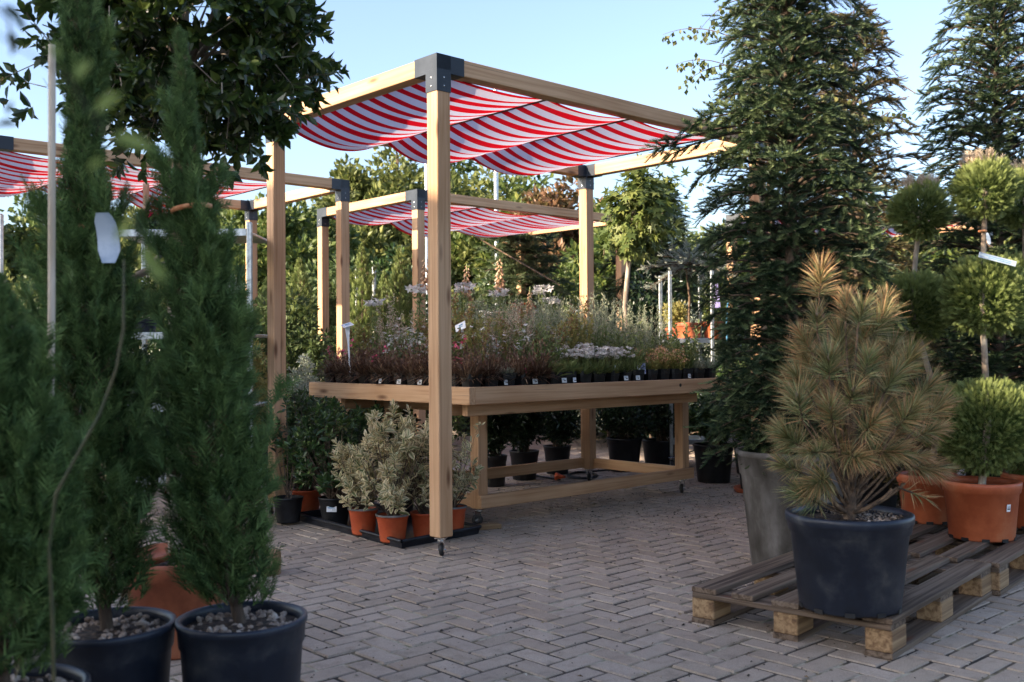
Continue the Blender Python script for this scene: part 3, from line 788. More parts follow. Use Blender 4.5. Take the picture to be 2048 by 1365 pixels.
def cypress_crown(h, rad, z0, n, ln=.10, prof=None, seed=0, mat=0, out=.55, g=None, plumes=26, wd=.05):
    g = g or Geo()
    t = rng.random(n) ** .9
    pr = np.interp(t, *(prof or ([0, .08, .3, .6, .85, 1], [.55, .85, 1, .85, .5, .08]))) * rad
    a = rng.uniform(0, 2 * PI, n)
    lump = .96 + .20 * np.sin(a * 3 + t * 13 + seed) + .20 * np.sin(a * 4 - t * 27 + seed) + .16 * np.sin(a * 7 + t * 44)
    u = rng.random(n) ** .42
    r = pr * u * lump
    P = np.stack([r * np.cos(a), r * np.sin(a), z0 + h * t], 1)
    d = np.stack([np.cos(a) * out, np.sin(a) * out, np.full(n, 1.)], 1) + rng.normal(0, .30, (n, 3))
    shade_brown = (u < .55) & (rng.random(n) < .45)  # dry brown inner sprays, added to put dark shade tone inside the crown
    s = ln * rng.uniform(.6, 1.35, n) * (.30 + .62 * np.clip(pr / rad, 0, 1)) * (.75 + .25 * (u < .8)); d[:, :2] *= (.5 + .5 * np.clip(pr / rad, 0, 1))[:, None]
    tv, tf, tt = spray_tmpl(w=wd)
    g.stamp(tv, tf, scaled(frames(d[~shade_brown]), s[~shade_brown]), P[~shade_brown], mat, tt * .8, ((u > .8) * rng.uniform(0, .5, n))[~shade_brown])
    g.stamp(tv, tf, scaled(frames(d[shade_brown]), s[shade_brown] * .8), P[shade_brown], 1)
    for i in range(plumes):                     # plumes: little side spires breaking the outline
        tt0 = rng.uniform(.05, .82); aa = rng.uniform(0, 2 * PI)
        rr = np.interp(tt0, *(prof or ([0, .08, .3, .6, .85, 1], [.55, .85, 1, .85, .5, .08]))) * rad
        L = rng.uniform(.08, .34) * min(1, h / 1.2) * (.25 + .6 * rr / rad); m = 42
        k = rng.random(m)
        base = np.array([rr * .8 * math.cos(aa), rr * .8 * math.sin(aa), z0 + h * tt0])
        dirv = np.array([math.cos(aa) * .38, math.sin(aa) * .38, 1.])
        Pp = base + dirv * (k * L)[:, None] + rng.normal(0, .010, (m, 3)) * (1.2 - k)[:, None]
        dd = dirv + rng.normal(0, .35, (m, 3))
        g.stamp(tv, tf, scaled(frames(dd), ln * rng.uniform(.35, .8, m)), Pp, mat, tt * .8, .35)
    return g

def cypress(px, Y, h, rad, label, n, top_px=None, potp=(.175, .37), n_pl=52, prof=None, seed=0):
    r = empty('potted_cypress', gx(px, Y), 0)
    tag(r, label, 'cypress', 'tall cypresses in dark blue pots, front left')
    pot(r, potp[0], potp[1], 'blue_plastic', 'soil', .82, .014, sl=.93)
    z0 = potp[1] * .93
    pebbles(r, potp[0] * .84, z0 - .004, 150)
    lean = (at(top_px, 300, Y).x - gx(px, Y).x) if top_px else 0
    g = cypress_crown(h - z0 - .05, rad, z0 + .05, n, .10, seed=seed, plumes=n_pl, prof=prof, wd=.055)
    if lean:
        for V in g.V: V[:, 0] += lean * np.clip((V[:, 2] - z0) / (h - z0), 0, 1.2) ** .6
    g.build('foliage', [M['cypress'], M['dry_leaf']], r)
    g = Geo()
    P = [(0, 0, z0 - .02), (lean * .25, 0, z0 + (h - z0) * .1), (lean * .49, 0, z0 + (h - z0) * .3), (lean * .74, 0, z0 + (h - z0) * .6), (lean * .93, 0, z0 + (h - z0) * .88)]
    V, F = tube(P, [.018, .015, .013, .009, .004], 7); g.add(V, F, smooth=True)
    g.build('stem', M['bark'], r)
    return r
profC = ([0, .05, .14, .28, .42, .52, .62, .70, .73, .80, .9, 1], [.8, 1.2, 1.4, 1.15, .92, .78, .60, .38, .28, .28, .18, .03])
cC = cypress(482, 2.78, 1.96, .086, 'slender cypress in the front, third from the left, bound with an orange band', 4600, 362, prof=profC, seed=1)
profB = ([0, .04, .16, .35, .5, .65, .72, .80, .9, 1], [.7, 1.0, 1.25, 1.15, .85, .58, .36, .34, .44, .2])
cB = cypress(214, 2.72, 2.12, .098, 'tallest cypress, second from the left, with a white tag hanging on it', 4400, 158, prof=profB, seed=2)
profA = ([0, .05, .2, .5, .75, .9, 1], [.55, .85, 1, .85, .55, .3, .03])
cA = cypress(5, 2.2, 1.24, .135, 'broad blurred cypress cut off by the left edge of the picture', 3800, -5, prof=profA, seed=3)

def pot_sticker(r, R_, z, a):
    g = Geo(); addb(g, (0, 0, 0), (.0015, .022, .036), .0004); g.add(*box((.0012, 0, .006), (.0005, .014, .003)), 1); g.add(*box((.0012, 0, -.004), (.0005, .016, .006)), 1)
    o = g.build('price_sticker', [M['white_plastic'], M['black_print']], r); o.location = (R_ * math.cos(a), R_ * math.sin(a), z); o.rotation_euler = (0, R(7), a)
def band(loc, rx, rz_, mat, name, label, cat, tilt=.1):
    g = Geo(); V, F = lathe([(rx, -rz_), (rx + .004, -rz_ * .6), (rx + .005, rz_ * .6), (rx, rz_)], 24); V[:, 2] += tilt * V[:, 0]
    g.add(V, F, smooth=True)
    o = g.build(name, M[mat]); o.location = loc
    return tag(o, label, cat)
band(at(383, 418, 2.76), .050, .007, 'orange_tape', 'binding_tape', 'rusty orange tape tied round the slender cypress', 'tape', .16)
band(at(190, 460, 2.72), .052, .008, 'orange_tape', 'binding_tape', 'orange brown tape tied round the tall cypress beside the white tag', 'tape', -.05)
# hanging white tag
def hang_tag():
    c = at(205, 470, 2.52); g = Geo()
    n = 12; t = np.linspace(0, 1, n)
    w = np.interp(t, [0, .15, .75, 1], [.016, .026, .028, .016])
    z = -t * .125; y = .018 * np.sin(t * 3)
    xo = .014 * t
    V = np.concatenate([np.stack([-w + xo, y, z], 1), np.stack([w + xo, y, z], 1)])
    F = [[i, i + 1, n + i + 1, n + i] for i in range(n - 1)]
    g.add(V, F, smooth=True); V2 = V + np.array([0, .0012, 0]); g.add(V2, [f[::-1] for f in F], smooth=True)
    M['milky'] = surf('milky bluish plastic', [(.3, (.26, .33, .42)), (.7, (.42, .48, .56))], 20, rough=.35, bump=0)
    o = g.build('plant_tag', M['milky']); o.location = c + Vector((0, 0, .055))
    tag(o, 'curled white plastic tag hanging on the tallest cypress', 'tag')
hang_tag()
# stakes and the leaning bare stem in front
def stick(name, pts, r, mat, label, cat, k=8):
    g = Geo(); V, F = tube(pts, r, k); g.add(V, F, smooth=True)
    return tag(g.build(name, M[mat]), label, cat)
a = at(104, 90, 2.42); b = at(96, 1120, 2.42); stick('bamboo_stake', [a, (a + b) / 2 + Vector((.004, 0, 0)), b], .0085, 'bamboo', 'tall pale cane standing between the two left cypresses', 'stake')
def leaning_stem():
    Y = 1.75; g = Geo()
    pts = [at(248, 520, Y), at(247, 660, Y), at(232, 740, Y), at(200, 830, Y), at(160, 900, Y), at(112, 990, Y), at(98, 1100, Y), at(104, 1210, Y), at(108, 1365, Y)]
    V, F = tube(pts, np.array([.0016, .0026, .0020, .0030, .0024, .0034, .0028, .0038, .0034]), 7); g.add(V, F, smooth=True)
    r = tag(g.build('bare_shoot', M['blur_stem']), 'blurred bare yellowish shoot bending up in front of the left cypresses', 'shoot')
    return r
M['blur_stem'] = surf('green brown stem', [(.3, (.022, .032, .010)), (.7, (.075, .065, .028))], 12, rough=.5, bump=0)
leaning_stem()
def near_leaves():
    # one twig very near the lens, upper left
    Y = .62; r = empty('near_twig', at(60, 330, Y)); o0 = Vector(r.location)
    tag(r, 'strongly blurred twig with pale green leaves close to the lens at upper left', 'twig')
    g = Geo(); tv, tf, tt = leaf6(.45)
    spots = [(190, 225, 30, 70), (225, 270, -20, 85), (150, 160, 60, 55), (285, 490, -70, 60), (300, 520, -60, 50), (260, 440, -120, 50), (210, 320, 200, 50), (120, 120, 120, 40)]
    for (px, py, an, ln) in spots:
        p = at(px, py, Y + rng.uniform(-.05, .05)) - o0; d = np.array([[math.cos(R(an)), rng.uniform(-.4, .4), math.sin(R(an))]])
        g.stamp(tv, tf, scaled(frames(d, up=np.array([[.2, -1, .5]])), np.array([ln / FPX * Y])), np.array([list(p)]), 0)
    g.build('leaves', M['blur_leaf'], r)
    g = Geo(); V, F = tube([at(-20, 60, Y) - o0, at(130, 150, Y) - o0, at(220, 280, Y) - o0, at(262, 420, Y) - o0, at(290, 500, Y) - o0], .0006, 5); g.add(V, F)
    g.build('stem', M['blur_stem'], r)
    Y = .8; r = empty('near_twig', at(10, 60, Y)); o0 = Vector(r.location)
    tag(r, 'dark blurred twig at the top left corner against the sky', 'twig')
    g = Geo()
    for (px, py, an, ln) in [(20, 60, -80, 45), (5, 10, -40, 50), (15, 230, 80, 32), (-5, 250, 10, 40), (30, 30, -60, 36)]:
        p = at(px, py, Y) - o0; d = np.array([[math.cos(R(an)), .2, math.sin(R(an))]])
        g.stamp(tv, tf, scaled(frames(d, up=np.array([[.2, -1, .5]])), np.array([ln / FPX * Y])), np.array([list(p)]), 0)
    g.build('leaves', M['leaf_deep'], r)
    g = Geo(); V, F = tube([at(-40, -20, Y) - o0, at(18, 40, Y) - o0, at(24, 110, Y) - o0], .0012, 5); g.add(V, F)
    V, F = tube([at(-40, 270, Y) - o0, at(14, 240, Y) - o0], .0012, 5); g.add(V, F)
    g.build('stem', M['blur_stem'], r)
near_leaves()

# ------------------------------------------------------------------ round laurel tree
def laurel():
    Y = 3.75; px = 345
    b = gx(350, Y); r = empty('laurel_tree', b)
    tag(r, 'large round clipped laurel on a bare trunk in a terracotta pot, behind the cypresses', 'tree')
    pot(r, .185, .34, 'terracotta_dark', 'soil', .82, .022)
    zc = at(360, 40, Y).z; rx = 285 / FPX * Y; rz = (330 - 40) / FPX * Y
    cx = at(372, 40, Y).x - b.x
    C = ell_centres(460, rx * .92, rx * .92, rz * .93, .55)
    C += np.array([cx, 0, zc])
    # irregular side growth
    for (qx, qy) in ((640, 180), (655, 165), (600, 250), (470, 300), (500, 290), (80, 230), (60, 160), (110, 90), (620, 60), (560, 310), (30, 150), (20, 190)):
        p = at(qx - 18, qy, Y + rng.uniform(-.1, .25)); C = np.vstack([C, np.array([p.x - b.x, p.y - Y, p.z])])
    g = Geo(); tv, tf, tt = leaf6(.52, .06, .16)
    cen = np.array([cx, 0, zc])
    tw = []
    for c in C:                      # twigs ending in rosettes
        for _ in range(2 if len(tw) < 800 else 1):
            d = nrm(c - cen + rng.normal(0, .25, 3) + np.array([0, 0, .12])); L = rng.uniform(.06, .16)
            base = c - d * L * .4 + rng.normal(0, .03, 3)
            tw.append((base, d, L))
            m = 13; k = np.linspace(.15, 1, m); ang = np.arange(m) * 2.4 + rng.uniform(0, 6)
            ref = nrm(np.cross(d, [.3, .2, 1.])); r2 = np.cross(d, ref)
            side = np.cos(ang)[:, None] * ref + np.sin(ang)[:, None] * r2
            dd = side * (1.15 - .75 * k)[:, None] + d * (.25 + .8 * k)[:, None] + rng.normal(0, .15, (m, 3))
            g.stamp(tv, tf, scaled(frames(dd, up=d[None] + rng.normal(0, .25, (m, 3))), .062 * rng.uniform(.7, 1.2, m) * (1.05 - .25 * k)), base + d * (k * L)[:, None], 0, tt, rng.uniform(0, 1) * .8 * k)
    g.build('crown', M['laurel'], r)
    g = Geo()
    for (base, d, L) in tw[::2]:
        V, F = tube([base - d * .08, base + d * L], [.0022, .0012], 4); g.add(V, F, 0)
    tx = cx
    pts = [(0, 0, .28), (-.01, 0, .7), (.0, 0, 1.1), (-.02 + tx * .3, 0, 1.45), (tx * .8, 0, zc - rz * .6), (tx, 0, zc + .1)]
    V, F = tube(pts, [.026, .024, .022, .024, .02, .012], 9); g.add(V, F, 0, smooth=True)
    limbs(g, np.array([tx, 0, zc - rz * .35]), C[rng.choice(330, 26, replace=False)], .009)
    g.build('trunk', M['pale_bark'], r)
laurel()
g = Geo(); V, F = tube([(0, 0, 0), (.05, 0, -.055), (.07, 0, -.12)], [.006, .011, .013], 7); g.add(V, F, smooth=True)
V, F = tube([(.04, 0, .03), (.05, 0, -.055)], [.010, .013], 7); g.add(V, F, smooth=True)
o = g.build('tree_tie', M['pale_bark']); o.location = at(328, 500, 3.0); o.rotation_euler = (0, R(80), 0)
tag(o, 'pale knotted tie holding the laurel trunk beside the slender cypress', 'tie')
# empty-looking terracotta saucer behind the pots
g = Geo(); V, F = lathe([(.001, 0), (.07, 0), (.085, .03), (.092, .032), (.088, .022), (.07, .008), (.001, .008)], 30); g.add(V, F, smooth=True)
o = g.build('saucer', M['terracotta_dark']); o.location = at(308, 1106, 3.72); o.rotation_euler = (R(8), R(-6), 0)
o.location.z = .315 + .02
tag(o, 'small terracotta saucer lying on the soil of the laurel pot', 'saucer')
# wooden stub on the paving
s = ground(537, 1148); g = Geo(); V, F = lathe([(.001, .0), (.06, .0), (.062, .10), (.056, .112), (.001, .112)], 22); V[:, 0] *= 1 + .05 * np.sin(V[:, 2] * 60); g.add(V, F, smooth=False)
o = g.build('wood_stub', M['pallet_block']); o.location = s
tag(o, 'short rusty brown round wood stub on the paving right of the cypress', 'wood stub')

# ------------------------------------------------------------------ fir trees
def fir_shoot(nn=52, seed=5):
    r2 = np.random.default_rng(seed); V = []; F = []; T = []
    for i in range(nn):
        t = .02 + .98 * i / nn; a = r2.uniform(-1.9, 1.9)          # needles to the sides and above
        side = np.array([math.sin(a), 0, math.cos(a)])
        d = side * .8 + np.array([0, .75, 0]) + r2.normal(0, .08, 3); d /= np.linalg.norm(d)
        l = .33 * (1 - .40 * t) * r2.uniform(.85, 1.15); p = np.array([0, t, 0])
        x = np.cross(d, side); x /= np.linalg.norm(x) + 1e-9
        n = len(V); w = .045
        V += [p - x * w / 2, p + x * w / 2, p + d * l]; T += [t, t, t + .1]; F.append([n, n + 1, n + 2])
    return np.array(V), np.array(F), np.array(T)
FS = [fir_shoot(54, 5), fir_shoot(54, 6), fir_shoot(54, 7)]
def fir_mesh(H, prof, levels, per, seed=0, extra=(), shoot=.10, step=.045):
    """prof: (t list, radius list)"""
    g = Geo(); gt = Geo(); P = []; D = []; S = []; TI = []
    gt_pts = [(0, 0, 0), (.01, 0, H * .4), (-.01, 0, H * .75), (0, 0, H)]
    V, F = tube(gt_pts, [.035, .026, .014, .004], 8); gt.add(V, F, smooth=True)
    brs = []
    for i in range(levels):
        t = i / (levels - 1) * .97
        z = H * t; rad = np.interp(t, *prof)
        for j in range(per):
            a = j * 2 * PI / per + i * 1.3 + rng.uniform(-.3, .3)
            L = rad * rng.uniform(.84, 1.04) * (1 + .20 * math.sin(a * 3 + z * 4.5) + .10 * math.sin(a * 5 - z * 11))
            brs.append((z + rng.uniform(-.04, .04), a, L, .10 + .25 * t))
    brs += list(extra)
    for (z, a, L, rise) in brs:
        ca, sa = math.cos(a), math.sin(a)
        p0 = np.array([0, 0, z]); p2 = np.array([ca * L, sa * L, z + L * (rise - .12)]); p1 = np.array([ca * L * .6, sa * L * .6, z + L * (rise + .08)])
        n = max(3, int(L / step)); tt = np.linspace(.14, 1, n)[:, None]
        B = (1 - tt) ** 2 * p0 + 2 * tt * (1 - tt) * p1 + tt ** 2 * p2
        V, F = tube(bez(p0, p1, p2, 5), np.linspace(.008, .0025, 5), 4); gt.add(V, F)
        dv = nrm(2 * (1 - tt) * (p1 - p0) + 2 * tt * (p2 - p1)); perp = np.array([-sa, ca, 0])
        for q in range(5):
            P.append(B[-1] - dv[-1] * .02 * q); D.append(dv[-1] * .5 + perp * rng.uniform(-.9, .9) + np.array([0, 0, rng.uniform(-.7, .5)])); S.append(shoot * rng.uniform(.6, .95)); TI.append(.25)
        for k in range(n):
            f = tt[k, 0]
            for sgn in (-1, 1):
                m = 1 if L < .12 else rng.integers(1, 3)
                base = B[k].copy()
                d = dv[k] * .5 + perp * sgn * (.85 - .2 * f) + np.array([0, 0, rng.uniform(-.55, .45)])
                d /= np.linalg.norm(d)
                for q in range(m):
                    s_ = shoot * rng.uniform(.7, 1.15)
                    P.append(base); D.append(d + rng.normal(0, .12, 3)); S.append(s_); TI.append(f * .3 if q == m - 1 else 0)
                    base = base + d * s_ * .55; d = d + np.array([0, 0, -.25 + .3 * rng.random()]) + dv[k] * .15; d /= np.linalg.norm(d)
            P.append(B[k]); D.append(dv[k] + rng.normal(0, .1, 3) + np.array([0, 0, -.5 * (f > .85)])); S.append(shoot); TI.append(0)
    P = np.array(P); D = np.array(D); S = np.array(S); TI = np.array(TI)
    up = np.tile([0, 0, 1.], (len(P), 1))
    ch = rng.integers(0, 3, len(P))
    light = (rng.random(len(P)) < .10) * .8 + rng.uniform(-.35, .05, len(P))
    for q in range(3):
        k = ch == q; tv, tf, tt = FS[q]
        g.stamp(tv, tf, scaled(frames(D[k], up=up[k]), S[k]), P[k], 0, np.clip(tt - .55, 0, 1) * .9, TI[k] + light[k])
    return g, gt
def fir(px, Y, z0, H, prof, label, levels=26, per=7, mat='fir', potdef=None, extra=(), name='fir_tree', shoot=.095, step=.05):
    r = empty(name, gx(px, Y), 0); tag(r, label, 'fir tree')
    if potdef: o = pot(r, *potdef); o.location = (0, 0, 0)
    g, gt = fir_mesh(H, prof, levels, per, extra=extra, shoot=shoot, step=step)
    o = g.build('crown', M[mat], r); o.location = (0, 0, z0)
    o = gt.build('trunk', M['bark'], r); o.location = (0, 0, z0)
    return r
# big fir in the dusty grey tub; half widths read from the photo
Yf = 4.95
fr = fir(1582, Yf, .58, 2.95, ([0, .08, .2, .33, .46, .6, .75, .9, 1], [.24, .38, .37, .40, .34, .31, .27, .19, .11]),
    'largest fir, dark green, in the tall dusty grey tub behind the potted pine', levels=36, per=12,
    potdef=(.27, .60, 'grey_plastic', 'soil', .72, .02), extra=((1.62, R(182), .64, -.08), (1.60, R(176), .58, -.10), (1.66, R(190), .50, -.02), (1.70, R(180), .42, .0), (.22, R(195), .40, -.1), (.12, R(180), .38, -.2), (.30, R(188), .42, .0), (.70, R(345), .46, .05)), step=.062)
f2 = fir(2000, 6.9, .3, 3.35, ([0, .1, .3, .5, .65, .8, .9, 1], [.70, .72, .62, .52, .46, .36, .30, .2]),
    'second fir at the right edge, rising behind the pom-pom topiaries', levels=34, per=11, potdef=(.26, .45, 'black_plastic'), step=.06, shoot=.09)
f3 = fir(1715, 6.3, .3, 2.9, ([0, .2, .4, .6, .75, .9, 1], [.42, .42, .38, .33, .28, .2, .1]),
    'bronze tinted fir directly behind the right side of the largest fir', levels=26, per=9, mat='fir_brown', potdef=(.26, .40, 'black_plastic'), step=.055, shoot=.085)
f4 = fir(1315, 12.4, 0, 3.15, ([0, .2, .4, .6, .8, 1], [1.0, .9, .8, .6, .35, .05]),
    'spruce behind the star-leaved tree, its tip showing right of the crown', levels=22, per=8, step=.13, shoot=.20, name='spruce_tree')
f5 = fir(1700, 9.2, 0, 2.3, ([0, .2, .4, .6, .8, 1], [.9, .85, .7, .5, .3, .05]),
    'dark fir low behind the small round topiary', levels=20, per=8, step=.11, shoot=.17)

# birch twigs behind the fir
def birch():
    b = gx(1540, 5.9); r = empty('birch_tree', b)
    tag(r, 'thin birch with drooping leafy twigs sticking out beside the largest fir', 'tree')
    g = Geo(); gt = Geo(); tv, tf, tt = leafq(.8, .06)
    V, F = tube([(0, 0, 0), (.03, 0, 1.2), (0, 0, 2.4), (.05, 0, 3.4)], [.03, .024, .015, .006], 8); gt.add(V, F, smooth=True)
    ends = [(1325, 70), (1350, 130), (1365, 170), (1400, 60), (1420, 200), (1410, 255), (1450, 260), (1470, 230), (1410, 320), (1395, 365), (1460, 180), (1500, 240), (1740, 95), (1700, 60), (1745, 215), (1720, 240), (1690, 280), (1760, 250), (1825, 225), (1730, 160), (1680, 120), (1700, 200)]
    for (px, py) in ends:
        e = np.array(list(at(px, py, 5.9 + rng.uniform(-.3, .2)) - b)); s = np.array([.02, 0, e[2] - .05 + rng.uniform(-.2, .25)])
        mid = (s + e) / 2 + np.array([0, 0, .22]); B = bez(s, mid, e, 14)
        V, F = tube(B, np.linspace(.005, .001, 14), 4); gt.add(V, F)
        m = 46; k = rng.random(m) ** .6 * 12.99; i = k.astype(int); f = (k - i)[:, None]
        P = B[i] * (1 - f) + B[i + 1] * f + rng.normal(0, .022, (m, 3)) + np.array([0, 0, -.02])
        D = np.stack([rng.normal(0, .5, m), rng.normal(0, .5, m), np.full(m, -1.)], 1)
        g.stamp(tv, tf, scaled(frames(D), .034 * rng.uniform(.7, 1.3, m)), P)
    g.build('crown', M['birch_leaf'], r); gt.build('trunk', M['bark'], r)
birch()

# ------------------------------------------------------------------ pom-pom thujas
def thuja_ball(g, c, rad, n, ln=.07, pink=0, sq=1.0, seed=0):
    d = sph(n); u = rng.random(n) ** .3
    lump = .98 + .09 * np.sin(d[:, 0] * 4 + seed * 1.7) * np.cos(d[:, 2] * 3 + seed) + .06 * np.sin(d[:, 0] * 11 + seed) * np.sin(d[:, 2] * 12 + d[:, 1] * 7)
    P = d * (rad * .97 * u * lump)[:, None] * np.array([1, 1, sq]) + np.array(c)
    D = d + np.array([0, 0, .45]) + rng.normal(0, .3, (n, 3))
    tv, tf, tt = spray_tmpl(nb=11, w=.085, spread=.8)
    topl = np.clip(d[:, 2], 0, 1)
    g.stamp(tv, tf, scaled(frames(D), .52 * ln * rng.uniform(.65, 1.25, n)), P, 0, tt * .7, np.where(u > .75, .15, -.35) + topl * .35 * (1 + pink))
def topiary(px, Y, z0, pr, balls, label, potmat='terracotta', lbl=None):
    """balls: (px, py centre, radius px)"""
    b = gx(px, Y); b.z = z0
    r = empty('pompom_topiary', b); tag(r, label, 'topiary', 'pom-pom topiaries in orange pots on the rear pallet')
    pot(r, pr[0], pr[1], potmat, 'soil', .82, .022, feet=True)
    prev = None; gt = Geo(); pts = [(0, 0, pr[1] * .8)]
    for i, (bx, by, br) in enumerate(balls):
        c = np.array(list(at(bx, by, Y) - b)); rad = br / FPX * Y
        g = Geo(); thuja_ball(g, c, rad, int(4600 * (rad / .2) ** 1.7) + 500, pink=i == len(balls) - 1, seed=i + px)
        if i == len(balls) - 1:
            for q in range(16):
                cc = c + np.array([rng.uniform(-.5, .5) * rad, rng.uniform(-.5, .5) * rad, rad * .85]); m = 5
                tv, tf, tt = spray_tmpl(nb=11, w=.085); D = np.tile([0, 0, 1.], (m, 1)) + rng.normal(0, .25, (m, 3))
                g.stamp(tv, tf, scaled(frames(D), .06 * rng.uniform(.6, 1.2, m)), cc + rng.normal(0, .01, (m, 3)), 1, tt, 1)
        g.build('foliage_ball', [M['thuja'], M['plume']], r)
        pts.append(tuple(c + np.array([.008 * (-1) ** i, 0, 0])))
    V, F = tube(pts, np.linspace(.019, .012, len(pts)), 8); gt.add(V, F, smooth=True)
    gt.build('trunk', M['pale_bark'], r)
    return r
PZ = .144
tp_ = topiary(1959, 5.06, PZ, (.185, .285), [(1972, 852, 96), (1967, 592, 84), (1968, 378, 60)], 'front pom-pom topiary in the big orange pot, a white strip on its middle ball')
topiary(2075, 5.35, PZ, (.185, .285), [(2068, 860, 95), (2055, 590, 84), (2045, 395, 62)], 'pom-pom topiary cut by the right edge, behind the front one')
topiary(1852, 5.55, PZ, (.16, .26), [(1880, 830, 60), (1824, 616, 74), (1838, 422, 56)], 'smaller pom-pom topiary directly behind the potted pine')
pot_sticker(tp_, .176, .17, R(-72))
g = Geo(); p = at(1995, 519, 4.86); addb(g, (0, 0, 0), (.185, .002, .026), .0005)
g.add(*box((.0, -.0018, .004), (.14, .0006, .002)), 1); g.add(*box((.01, -.0018, -.004), (.11, .0006, .002)), 1)
o = g.build('label_strip', [M['milky'], M['blue_print']]); o.location = p; o.rotation_euler = (0, R(15), 0)
tag(o, 'white printed label strip lying on the middle ball of the front topiary', 'label')
g = Geo(); V, F = lathe([(.001, -.03), (.008, -.025), (.011, 0), (.007, .025), (.001, .032)], 12); V[:, 1] *= .1; g.add(V, F, smooth=True)
o = g.build('plant_tag', M['milky']); o.location = at(1977, 478, 5.0); o.rotation_euler = (0, R(-12), 0)
tag(o, 'clear looped tag hanging between the top and middle balls of the front topiary', 'tag')
band(at(1965, 463, 5.06), .017, .006, 'orange_tape', 'binding_tape', 'orange tape round the upper trunk of the front topiary', 'tape', 0)

# ------------------------------------------------------------------ pallets
def pallet(origin, ang, label, extra=False):
    r = empty('wooden_pallet', origin, ang); tag(r, label, 'pallet', 'weathered wooden pallets')
    Lx, Ly = 1.2, .8
    ws = [(.055, .11), (.222, .092), (.40, .11), (.575, .092), (.745, .11)]
    j = 0
    for (y, w) in ws:
        z = .133 + .0015 * (j % 2); j += 1
        plank('deck_board', (rng.uniform(-.004, .004), y, z), (Lx + rng.uniform(-.004, .004), y, z), w, .022, M['pallet_wood'], r, b=.003)
    for x in (.0725, .6, 1.1275):
        plank('cross_board', (x, .004, .111), (x, Ly - .004, .111), .145, .0205, M['pallet_wood'], r, b=.002)
        for y in (.05, .40, .75):
            plank('block', (x - .0725 + .002, y, .061), (x + .0725 - .002, y, .061), .098, .078, M['pallet_block'], r, b=.004)
    for y in (.05, .40, .75):
        plank('bottom_board', (0, y, .011), (Lx, y, .011), .10, .0215, M['pallet_wood'], r, b=.002)
    return r
C0 = ground(1768, 1319, 0)
pa = R(90 - 40.5)
u = Vector((math.cos(pa), math.sin(pa), 0)); v = Vector((-math.sin(pa), math.cos(pa), 0))
org = C0 - v * .03
pallet(org, pa, 'front wooden pallet carrying the potted pine')
pallet(org + u * 1.215 - v * .03, pa, 'rear wooden pallet carrying the orange pots')
pallet(org + u * 2.45 - v * .01, pa, 'farthest pallet at the right edge, behind the rear pallet')

